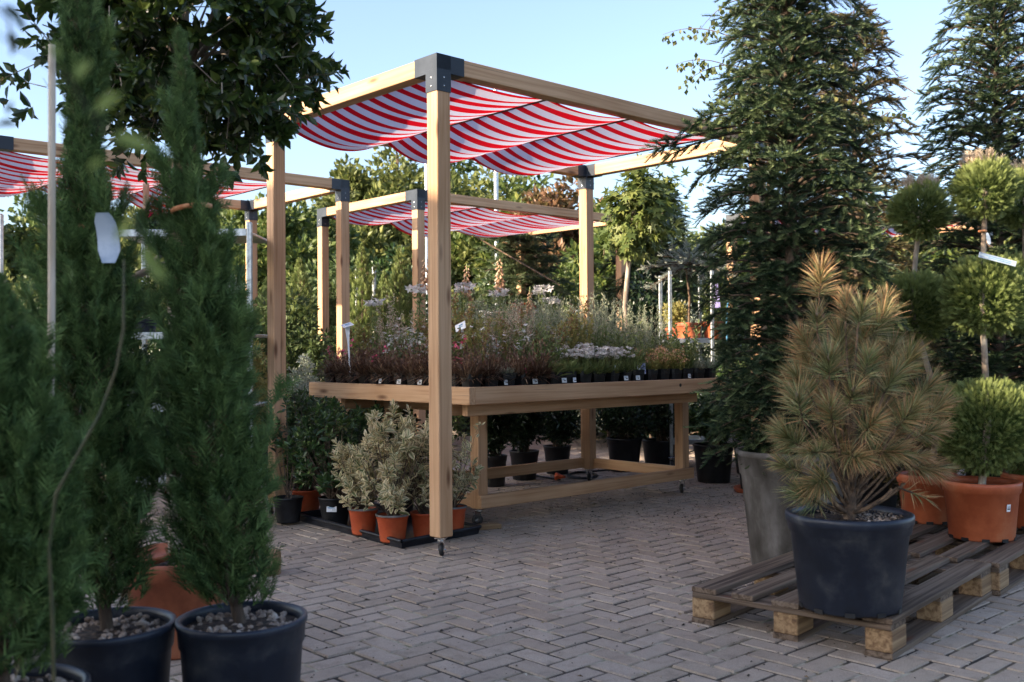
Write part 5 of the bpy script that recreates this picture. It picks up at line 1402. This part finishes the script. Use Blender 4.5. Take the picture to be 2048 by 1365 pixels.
def table_plant(kind, x, y, rz, label, group, s=1.0):
    global potmesh
    vi = random.randrange(KD[kind][2])
    key = (kind, vi)
    loc = TN + Vector((DR * x + DL * y).tolist()); loc.z = TZ - .012
    if key not in PROTO:
        r = empty('potted_perennial', loc, rz)
        if potmesh is None:
            o = SP.build('pot', [M['black_plastic'], M['soil']], r); potmesh = o.data
        else:
            o = bpy.data.objects.new('pot', potmesh); COL.objects.link(o); o.parent = r
        f, fm, fl, flm = KD[kind][0]()
        o = f.build('foliage', M[fm], r); o.location = (0, 0, .062)
        if fl: o = fl.build('flowers', M[flm], r); o.location = (0, 0, .070)
        PROTO[key] = r
    else:
        r = copy_tree(PROTO[key]); r.location = loc; r.rotation_euler = (0, 0, rz)
    r.scale = (1, 1, 1)
    for c in r.children:
        if c.name.startswith('foliage') or c.name.startswith('flowers'): c.scale = (s, s, s * random.uniform(.9, 1.12))
    tag(r, label, 'potted plant', group)
    return r
ORD = ['first', 'second', 'third', 'fourth', 'fifth', 'sixth', 'seventh', 'eighth', 'ninth', 'tenth', 'eleventh', 'twelfth', 'thirteenth', 'fourteenth', 'fifteenth', 'sixteenth', 'seventeenth', 'eighteenth', 'nineteenth', 'twentieth']
stp = .1335; NX, NY = 18, 12
special = {}
def cell(px, Y):       # nearest grid cell to a picture column at a depth
    p = gx(px, Y) - TN; x = p.x * DR[0] + p.y * DR[1]; y = p.x * DL[0] + p.y * DL[1]
    return (int(round((x - .115) / stp)), int(round((y - .115) / stp)))
for (px, Y, k) in ((838, 7.5, 'fox'), (946, 7.6, 'fox'), (1028, 7.7, 'fox'), (1046, 7.85, 'fox'), (757, 7.1, 'lily'), (826, 7.2, 'lily'), (985, 7.5, 'lily'), (1085, 7.8, 'lily'), (1110, 7.9, 'lily'), (918, 7.4, 'lily')):
    special[cell(px, Y)] = k
for j in range(NY):
    for i in range(NX):
        x = .115 + i * stp + random.uniform(-.006, .006); y = .115 + j * stp + random.uniform(-.006, .006)
        u_ = random.random()
        if (i, j) in special: kind = special[(i, j)]
        elif i == 0 and j < NY: kind = 'pink' if u_ < .34 else ('grey' if u_ > .93 else 'bronze')
        elif j <= 1 or i == 1:
            if i < 5: kind = 'bronze' if u_ < .7 else ('pink' if u_ < .85 else 'grey')
            elif i < 7: kind = 'leafy' if j == 0 else 'herb'
            elif i < 11: kind = 'white' if u_ < .9 else 'leafy'
            elif i < 12: kind = 'herb'
            elif i < 15: kind = 'sedum'
            else: kind = 'grey' if u_ < .5 else 'herb'
            if i == 2 and j == 0: kind = 'grey'
        elif i < 5:
            kind = 'star' if u_ < .45 else ('bronze' if j < 3 and u_ < .55 else ('spire' if u_ < .62 else 'plume' if u_ > .85 else 'herb'))
        elif i < 11:
            kind = 'grass' if u_ < .34 else ('plume' if u_ < .46 else ('spire' if u_ < .62 else ('star' if u_ < .70 else 'herb')))
        else:
            kind = 'grass' if u_ < .6 else ('sedum' if u_ < .68 else 'herb')
        nm = KD[kind][1]
        if j == 0:
            lb = '%s, long front edge, %s pot from the near corner' % (nm, ORD[i])
        elif i == 0:
            lb = '%s, short left edge, %s pot from the near corner' % (nm, ORD[j])
        elif kind in ('fox', 'lily'):
            lb = '%s above the table, %s row back, %s from the left' % (nm, ORD[j], ORD[i])
        else:
            lb = '%s, table row %s behind the front edge, %s from the left' % (nm, ORD[j], ORD[i])
        sc_ = {'bronze': 1.14, 'pink': 1.14, 'white': 1.12, 'sedum': 1.15, 'leafy': 1.1}.get(kind, 1.0) * random.uniform(.84, 1.16)
        if j >= 2 and i >= 2: sc_ *= 1.0 if kind in ('fox', 'lily', 'bronze') else 1.12 + .02 * j
        r = table_plant(kind, x, y, random.uniform(-.22, .22) + ANG + random.choice([0, 1, 2, 3]) * PI / 2, lb, 'small potted perennials crowded on the table', sc_)
# price labels standing at pots, plant picture labels
for q, (i, j) in enumerate([(1.6, -1), (3.4, -1), (5.3, -1), (6.0, -1), (9.7, -1), (10.6, -1), (14.8, -1), (-1, 3.1), (-1, 4.7), (-1, 6.2)]):
    x = .115 + i * stp if i >= 0 else .052; y = .115 + j * stp if j >= 0 else .052
    loc = TN + Vector((DR * x + DL * y).tolist()); loc.z = TZ + .020
    g = Geo(); addb(g, (0, 0, 0), (.042 if q % 3 else .028, .002, .030), .0004); g.add(*box((-.004, -.0014, .006), (.022, .0005, .003)), 1); g.add(*box((.004, -.0014, -.003), (.018, .0005, .005)), 2)
    o = g.build('price_label', [M['white_plastic'], M['blue_print'], M['black_print']]); o.location = loc; o.rotation_euler = (R(-8), 0, ANG if j < 0 else ANG - PI / 2)
    tag(o, 'small white price sticker on a black pot, %s along the %s table edge' % (ORD[q if q < 7 else q - 7], 'long front' if q < 7 else 'short left'), 'price label', 'white price stickers on the table pots')
for q, (i, cl) in enumerate([(9.2, 'white_plastic'), (10.9, 'white_plastic'), (11.2, 'lab_blue'), (3.0, 'pink_petal')]):
    if 'lab_blue' not in M: M['lab_blue'] = surf('lavender photo label', [(.35, (.16, .20, .42)), (.5, (.33, .37, .6)), (.7, (.62, .62, .72))], 90, rough=.4, bump=0)
    loc = TN + Vector((DR * (.115 + i * stp) + DL * .075).tolist()); loc.z = TZ + .045
    w_, h_ = (.05, .075) if cl == 'lab_blue' else (.024, .06)
    g = Geo(); addb(g, (0, 0, h_ / 2), (w_, .0015, h_), .0004, 0)
    V, F = lathe([(w_ / 2, -.0009), (w_ / 2 + .001, 0), (w_ / 2, .0009)], 18); 
    a_ = np.linspace(0, PI, 11); tp = [[0, -.0012, h_]] + [[w_ * .56 * math.cos(t), -.0012, h_ + .018 * math.sin(t)] for t in a_]
    g.add(tp, [[0, k, k + 1] for k in range(1, 11)], 1)
    o = g.build('picture_label', [M[cl], M['blur_leaf']]); o.location = loc; o.rotation_euler = (R(-12), R(4), ANG - R(15))
    tag(o, ['slim picture label with white flowers stuck in a front pot', 'second slim white picture label, beside the blue one', 'wide lavender blue picture label in a front edge pot', 'pink flower picture label in a front pot right of the post'][q], 'plant label')
def sign(px, py, Y, rz, tilt, label, zb):
    c = at(px, py, Y); r = empty('price_sign', (c.x, c.y, zb)); h = c.z - zb; tag(r, label, 'sign')
    g = Geo()
    V = [[-.005, 0, 0], [.005, 0, 0], [.006, 0, h * .7], [.017, 0, h], [-.017, 0, h], [-.006, 0, h * .7]]; V = np.array(V)
    F = [[0, 1, 2, 5], [5, 2, 3, 4]]; g.add(V, F); g.add(V + np.array([0, .003, 0]), [f[::-1] for f in F]); g.build('stake', M['white_plastic'], r)
    g = Geo(); addb(g, (0, 0, 0), (.078, .003, .052), .001); g.add(*box((.004, -.0022, .008), (.03, .0006, .008)), 1); g.add(*box((0, -.0022, -.004), (.036, .0006, .003)), 1)
    o = g.build('card', [M['white_plastic'], M['blue_print']], r); o.location = (0, 0, h + .012); o.rotation_euler = (R(tilt), R(-14), R(rz))
    r.rotation_euler = (0, R(-9 if px > 800 else -3), 0)
sign(700, 654, 6.75, 35, -65, 'grey white price sign on a stake near the left table corner', TZ + .04)
sign(937, 656, 6.45, -25, -25, 'white price sign on a stake just right of the front post', TZ + .04)

# ------------------------------------------------------------------ star-leaved standard tree
def gum():
    b = gx(1258, 9.3); r = empty('sweetgum_tree', b); tag(r, 'star-leaved standard tree with a pale trunk right of the middle pergola', 'tree')
    V = [[0, 0, 0]]; F = []
    for k in range(5):
        a = R(-100 + 50 * k + 0); 
        a = R(90) + R(-104 + 52 * k); L = 1 if k == 2 else .85 if k in (1, 3) else .6
        d = np.array([math.cos(a), math.sin(a), 0]); p = np.array([-d[1], d[0], 0]); n = len(V)
        V += [list(d * .32 * L + p * .16), list(d * L), list(d * .32 * L - p * .16)]; F.append([0, n + 2, n + 1, n])
    V = np.array(V); V[:, 1] += .15
    c = np.array(list(at(1287, 415, 9.3) - b)); C = ell_centres(85, .28, .28, .37, .55) + c
    low = np.array([list(at(1262 + rng.uniform(-30, 40), 470 + rng.uniform(-8, 10), 9.3) - b) for _ in range(10)]); C = np.vstack([C, low])
    g = Geo(); Cn = np.repeat(C, 13, axis=0); n = len(Cn); P = Cn + rng.normal(0, .055, (n, 3)); D = (P - c) * 1.0 + rng.normal(0, .15, (n, 3)); D[:, 2] -= .25
    g.stamp(V, F, scaled(frames(D, up=(P - c) + np.array([0, -.1, .3]) + rng.normal(0, .15, (n, 3))), .085 * rng.uniform(.7, 1.2, n)), P); g.build('crown', M['gum_leaf'], r)
    g = Geo(); e = np.array([at(1262, 460, 9.3).x - b.x, 0, c[2] + .1]); V, F = tube([(0, 0, 0), (.01, 0, .8), (-.035, 0, 1.5), (.01, 0, 1.95), tuple(e), tuple(c)], [.03, .026, .024, .021, .017, .006], 8); g.add(V, F, smooth=True)
    limbs(g, np.array([e[0], 0, c[2] - .2]), C[:12], .008); g.build('trunk', M['pale_bark'], r)
gum()
# ------------------------------------------------------------------ steel trolley with terracotta pots
def trolley(px0, px1, Y, dy, ztop, shelves, label, tops=None):
    x0, x1 = gx(px0, Y).x, gx(px1, Y).x; r = empty('steel_trolley', (x0, Y, 0)); tag(r, label, 'trolley', 'galvanised plant trolleys')
    w = x1 - x0
    for (x, y) in ((0, 0), (w, 0), (0, dy), (w, dy)):
        g = Geo(); addb(g, (x, y, ztop / 2 + .06), (.032, .032, ztop - .12), .004); addb(g, (x - .004, y - .017, ztop / 2 + .06), (.006, .004, ztop - .13), .0005)
        g.build('upright', M['steel'], r)
        o = caster(r, (x, y, 0), 1.1, 0)
    for z in shelves:
        g = Geo(); addb(g, (w / 2, dy / 2, z), (w, dy, .018), .003); addb(g, (w / 2, -.006, z), (w - .034, .014, .045), .002); g.build('shelf', M['steel'], r)
    return r
trolley(1341, 1425, 9.25, .60, at(1341, 542, 9.25).z, (.25, at(1341, 682, 9.25).z), 'steel trolley behind the right end of the table carrying terracotta pots')
def trolley_plant(px, Y, z, rad, H, label, make, name='potted_tree', potm='terracotta', sq=False):
    b = gx(px, Y, z); r = empty(name, b); tag(r, label, 'potted plant'); pot(r, rad, H, potm, taper=.8, lip=.02); make(r, b, H); return r
zs = at(1341, 682, 9.25).z + .01
def silver_spruce(r, b, H):
    c = np.array([0.08, 0, at(1390, 535, b.y).z - b.z]); g = Geo(); tv, tf, tt = FS[0]; gt = Geo()
    V, F = tube([(0, 0, H * .8), (.01, 0, c[2] * .6), (-.02, 0, c[2] - .02)], [.012, .012, .010], 7); gt.add(V, F, smooth=True)
    for (ex, ey) in [(1290, 540), (1300, 575), (1325, 520), (1345, 500), (1375, 495), (1395, 505), (1420, 520), (1440, 545), (1450, 515), (1360, 535), (1410, 555), (1330, 552), (1440, 490), (1465, 560), (1480, 530)]:
        for dy in (-.25, 0, .25):
            e = np.array(list(at(ex, ey + rng.uniform(-8, 8), b.y + dy) - b)); B = bez(c + rng.normal(0, .03, 3) - np.array([.08, 0, 0]), (c + e) / 2 + np.array([0, 0, .05]), e, 9)
            V, F = tube(B, np.linspace(.006, .002, 9), 4); gt.add(V, F); m = 13; i = rng.integers(1, 9, m); D = np.tile(nrm(e - c), (m, 1)) + rng.normal(0, .5, (m, 3))
            g.stamp(tv, tf, scaled(frames(D, up=np.tile([0, 0, 1.], (m, 1))), .075 * rng.uniform(.7, 1.2, m)), B[i], 0, tt, rng.uniform(0, .6))
    g.build('crown', M['blue_spruce'], r); gt.build('trunk', M['orange_bark'], r)
trolley_plant(1378, 9.5, zs, .125, .16, 'silver grey grafted spruce on a bare stem in a terracotta pot, on the trolley', silver_spruce)
def leafy_bush(r, b, H, w=.2, h=.5, mat='leaf_mid', sz=.035):
    g = Geo(); C = ell_centres(40, w, w, h / 2, .3); C[:, 2] += H + h / 2; clump_cloud(g, C, np.full(40, .05), 34, sz, leafq(.5)); g.build('foliage', M[mat], r)
    g = Geo(); limbs(g, np.array([0, 0, H]), C[:10], .005); g.build('stems', M['bark'], r)
trolley_plant(1432, 9.5, zs, .13, .17, 'leafy bush in the wider terracotta pot at the right end of the trolley', lambda r, b, H: leafy_bush(r, b, H, .17, .55), name='potted_shrub')
trolley_plant(1352, 9.75, zs, .10, .12, 'small green plant behind the left upright of the trolley', lambda r, b, H: leafy_bush(r, b, H, .10, .22, 'spire'), name='potted_shrub', potm='red_pot')
M['purple'] = surf('lilac card', [(.3, (.30, .26, .55)), (.7, (.48, .42, .7))], 20, rough=.5, bump=0)
g = Geo(); addb(g, (0, 0, 0), (.05, .003, .22), .001); o = g.build('lilac_tag', M['purple']); o.location = at(1433, 592, 9.15); o.rotation_euler = (0, R(-6), 0); tag(o, 'lilac paper tag hanging on the right upright of the trolley', 'tag')
stick('blue_ribbon', [at(1456, 600, 9.1), at(1453, 650, 9.1), at(1454, 682, 9.1)], .007, 'blue_print', 'blue ribbon hanging beside the lilac tag', 'ribbon')

# left trolley behind the cypresses
trolley(225, 500, 6.3, .55, at(498, 445, 6.3).z, (.3, .75, 1.2, at(400, 466, 6.3).z), 'tall steel trolley behind the cypresses with red flowers on its top shelf')
zt_ = at(400, 466, 6.3).z + .01
def red_flowers(r, b, H):
    g = Geo(); C = ell_centres(20, .10, .10, .05, .3); C[:, 2] += H + .05; clump_cloud(g, C, np.full(20, .03), 30, .03, leafq(.6)); g.build('foliage', M['leaf_dark'], r)
    g = Geo(); P = ell_centres(60, .11, .11, .05, .7); P[:, 2] = np.abs(P[:, 2]) + H + .07; flowers(g, P, .022, 6); g.build('flowers', M['red_petal'], r)
trolley_plant(316, 6.55, zt_ - .03, .06, .07, 'crimson flowering plant on the top shelf of the left trolley', red_flowers, name='potted_flower', potm='black_plastic')
for q, (px, z, mt) in enumerate([(280, .76, 'leaf_dark'), (360, .76, 'thuja_dark'), (440, .76, 'leaf_dark'), (290, 1.21, 'leaf_mid'), (400, 1.21, 'thuja_dark'), (460, 1.21, 'silver'), (300, .31, 'leaf_dark'), (420, .31, 'leaf_mid')]):
    trolley_plant(px, 6.58, z, .08, .11, 'bushy pot plant on the left trolley, %s shelf, %s pot' % (['middle', 'middle', 'middle', 'upper', 'upper', 'upper', 'lowest', 'lowest'][q], ['left', 'centre', 'right', 'left', 'centre', 'right', 'left', 'right'][q]), lambda r, b, H, mt=mt: leafy_bush(r, b, H, .12, .24, mt, .03), name='potted_shrub', potm='black_plastic')

# ------------------------------------------------------------------ middle distance plants left and centre
def thuja_col(px, ytop, Y, w, label, mat='thuja', potc=True, n=2200, ln=.12):
    top = at(px, ytop, Y).z; r = empty('columnar_thuja', gx(px, Y), rng.uniform(0, 6)); tag(r, label, 'thuja', 'columnar thujas behind the table')
    z0 = .02
    if potc: pot(r, .15, .26, 'black_plastic'); z0 = .25
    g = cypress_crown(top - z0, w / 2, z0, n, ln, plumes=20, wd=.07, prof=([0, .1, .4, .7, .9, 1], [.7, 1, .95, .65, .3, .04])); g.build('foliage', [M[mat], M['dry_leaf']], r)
    g = Geo(); V, F = tube([(0, 0, z0 * .8), (0, 0, z0 + (top - z0) * .8)], [.02, .006], 6); g.add(V, F); g.build('stem', M['bark'], r)
thuja_col(725, 492, 11.6, .45, 'narrow thuja with a pale tip right of the two near posts')
thuja_col(800, 500, 11.9, .50, 'broad thuja with spreading tips just left of the middle pergola front post')
thuja_col(770, 545, 12.4, .45, 'low thuja between the two pale tipped ones')
thuja_col(600, 520, 11.6, .55, 'thuja behind the left rear post of the nearest pergola')
thuja_col(655, 560, 11.9, .5, 'short thuja between the two slender posts', mat='thuja_dark')
thuja_col(535, 560, 11.5, .5, 'thuja beside the steel trolley upright', mat='thuja_dark')
shrub(600, 598, 9.6, .62, 'round pine-like shrub with light tips behind the left rear post', 'thuja_dark', .06, 50, 60, h=None, pp=(.18, .3, 'black_plastic'), name='potted_shrub')
shrub(520, 600, 9.9, .6, 'dark round shrub between trolley upright and left rear post', 'thuja_dark', .06, 50, 60, pp=(.18, .3, 'black_plastic'), name='potted_shrub')
shrub(505, 700, 8.6, .4, 'yellow green shrub low behind the trolley upright', 'spire', .035, 50, 60, pp=(.14, .3, 'black_plastic'), name='potted_shrub')
shrub(606, 722, 8.6, .30, 'silver variegated shrub behind the left table corner', 'silver', .030, 50, 50, pp=(.14, .3, 'black_plastic'), name='potted_shrub')
shrub(600, 782, 8.1, .6, 'dark shrub low beneath the silver one', 'leaf_dark', .035, 50, 60, pp=(.14, .2, 'black_plastic'), name='potted_shrub')
shrub(690, 640, 10.6, .8, 'dark shrub behind the left half of the table', 'leaf_dark', .05, 60, 60, name='shrub')
shrub(860, 620, 10.9, .8, 'mid green shrub behind the nearest post', 'leaf_mid', .05, 60, 60, name='shrub')
shrub(900, 640, 11.5, .7, 'shrub right of the nearest post behind the foxgloves', 'thuja_dark', .05, 50, 60, name='shrub')
shrub(1140, 610, 12.0, .9, 'bright green shrub under the leaning cane', 'leaf_mid', .05, 60, 70, name='shrub')
shrub(1165, 640, 11.2, .7, 'pale flowering shrub left of the back post', 'silver', .035, 50, 60, name='shrub')
shrub(1215, 630, 11.4, .7, 'green shrub between the back post and the right pergola post', 'leaf_mid', .05, 50, 60, name='shrub')
shrub(1300, 560, 11.0, .9, 'dark shrub behind the pale trunked tree', 'leaf_deep', .06, 60, 70, name='shrub')
shrub(1400, 590, 10.8, .8, 'grey leaved shrub behind the trolley pots', 'silver', .04, 50, 60, name='shrub')
shrub(1480, 600, 9.8, .9, 'dark shrub between the trolley and the fir', 'leaf_dark', .05, 60, 70, name='shrub')
for q, (px, yt, Y) in enumerate([(1580, 640, 8.6), (1730, 650, 8.2), (1860, 640, 7.6), (1960, 640, 8.0), (2080, 620, 7.4), (1650, 700, 7.4), (1800, 760, 7.0)]):
    shrub(px, yt, Y, .95, 'dark evergreen shrub behind the pine and topiaries, %s from the left' % ORD[[0, 2, 4, 5, 6, 1, 3][q]], 'leaf_deep' if q % 2 else 'thuja_dark', .055, 60, 70, name='shrub', group='evergreen shrubs behind the pallets')
for q, (px, yt, Y) in enumerate([(-40, 480, 9.2), (60, 560, 8.2), (180, 540, 8.8), (300, 600, 8.2), (420, 620, 8.6), (-60, 620, 7.6)]):
    shrub(px, yt, Y, 1.0, 'green shrub glimpsed between the cypresses, %s from the left' % ORD[[1, 2, 3, 4, 5, 0][q]], ['leaf_olive', 'leaf_dark', 'silver', 'leaf_dark', 'thuja_dark', 'leaf_dark'][q], .055, 60, 70, name='shrub', group='shrubs behind the cypresses')
# cedar with layered branches
def cedar():
    b = gx(1045, 13.2); r = empty('cedar_tree', b); tag(r, 'cedar with flat layered branches behind the right side of the middle pergola', 'tree')
    g = Geo(); gt = Geo(); H = at(1050, 480, 13.2).z; V, F = tube([(0, 0, 0), (0, 0, H)], [.06, .01], 7); gt.add(V, F, smooth=True)
    tv, tf, tt = FS[1]
    for i in range(16):
        z = .5 + (H - .5) * i / 15; rad = 1.05 * (1 - .62 * i / 15)
        for j in range(7):
            a = j * .9 + i * 1.7 + rng.uniform(-.2, .2); L = rad * rng.uniform(.7, 1.1); e = np.array([L * math.cos(a), L * math.sin(a), z + .05 - .12 * L]); B = bez((0, 0, z - .1), (e[0] * .5, e[1] * .5, z + .08), e, 8)
            V, F = tube(B, np.linspace(.012, .003, 8), 4); gt.add(V, F); m = 26; k = rng.integers(2, 8, m); D = nrm(e)[None] * np.array([1, 1, 0]) + rng.normal(0, .7, (m, 3)) * np.array([1, 1, .25])
            g.stamp(tv, tf, scaled(frames(D, up=np.tile([0, 0, 1.], (m, 1))), .17 * rng.uniform(.7, 1.2, m)), B[k] + rng.normal(0, .05, (m, 3)) * np.array([1, 1, .2]), 0, tt * .5, rng.uniform(0, .3))
    g.build('crown', M['fir'], r); gt.build('trunk', M['bark'], r)
cedar()
# masts and stakes in the distance
def mast(px, ytop, Y, rr, label, mat='steel', zb=0):
    t = at(px, ytop, Y); g = Geo(); V, F = tube([(t.x, t.y, zb), (t.x, t.y, t.z)], rr, 8); g.add(V, F, smooth=True); V, F = lathe([(rr, 0), (rr * .5, rr * .4), (.0005, rr * .5)], 8); g.add(V + np.array([t.x, t.y, t.z]), F); tag(g.build('lamp_mast', M[mat]), label, 'mast')
mast(991, 180, 17.5, .042, 'grey metal mast right of the nearest post, rising above the trees')
mast(853, 300, 16.5, .035, 'thin pale mast directly left of the nearest post')
mast(748, 535, 13.0, .03, 'short grey pole behind the left white lily')
mast(713, 538, 13.6, .022, 'thin dark pole beside the pale tipped thuja')
mast(292, 335, 8.6, .026, 'thin grey pole under the left canopy between the cypresses', 'bamboo')
mast(2, 430, 8.4, .02, 'thin steel pole at the left edge under the canopy')
# back table with a few orange pots, far behind
r = empty('back_bench', gx(960, 13.2)); tag(r, 'pale bench far behind the table with orange pots on it', 'bench')
zb_ = at(1050, 622, 13.2).z
for (x0, x1) in ((0, 1.5),):
    g = Geo(); addb(g, (.75, 0, zb_ - .02), (1.5, .5, .03), .003); g.build('top', M['white_plastic'], r)
    for x in (.06, 1.44):
        for y in (-.2, .2):
            g = Geo(); addb(g, (x, y, (zb_ - .035) / 2), (.05, .05, zb_ - .035), .003); g.build('leg', M['white_plastic'], r)
for q, px in enumerate((1030, 1048, 1066)):
    b = gx(px, 13.1, zb_ - .003); e_ = empty('potted_flower', b); tag(e_, 'small orange pot on the far pale bench, %s of three' % ['left', 'middle', 'right'][q], 'potted plant', 'orange pots on the far bench')
    pot(e_, .06, .10, 'red_pot'); g = Geo(); C = ell_centres(10, .05, .05, .05, .3); C[:, 2] += .14; clump_cloud(g, C, np.full(10, .02), 16, .04, leafq(.5)); g.build('foliage', M['leaf_dark'], e_)
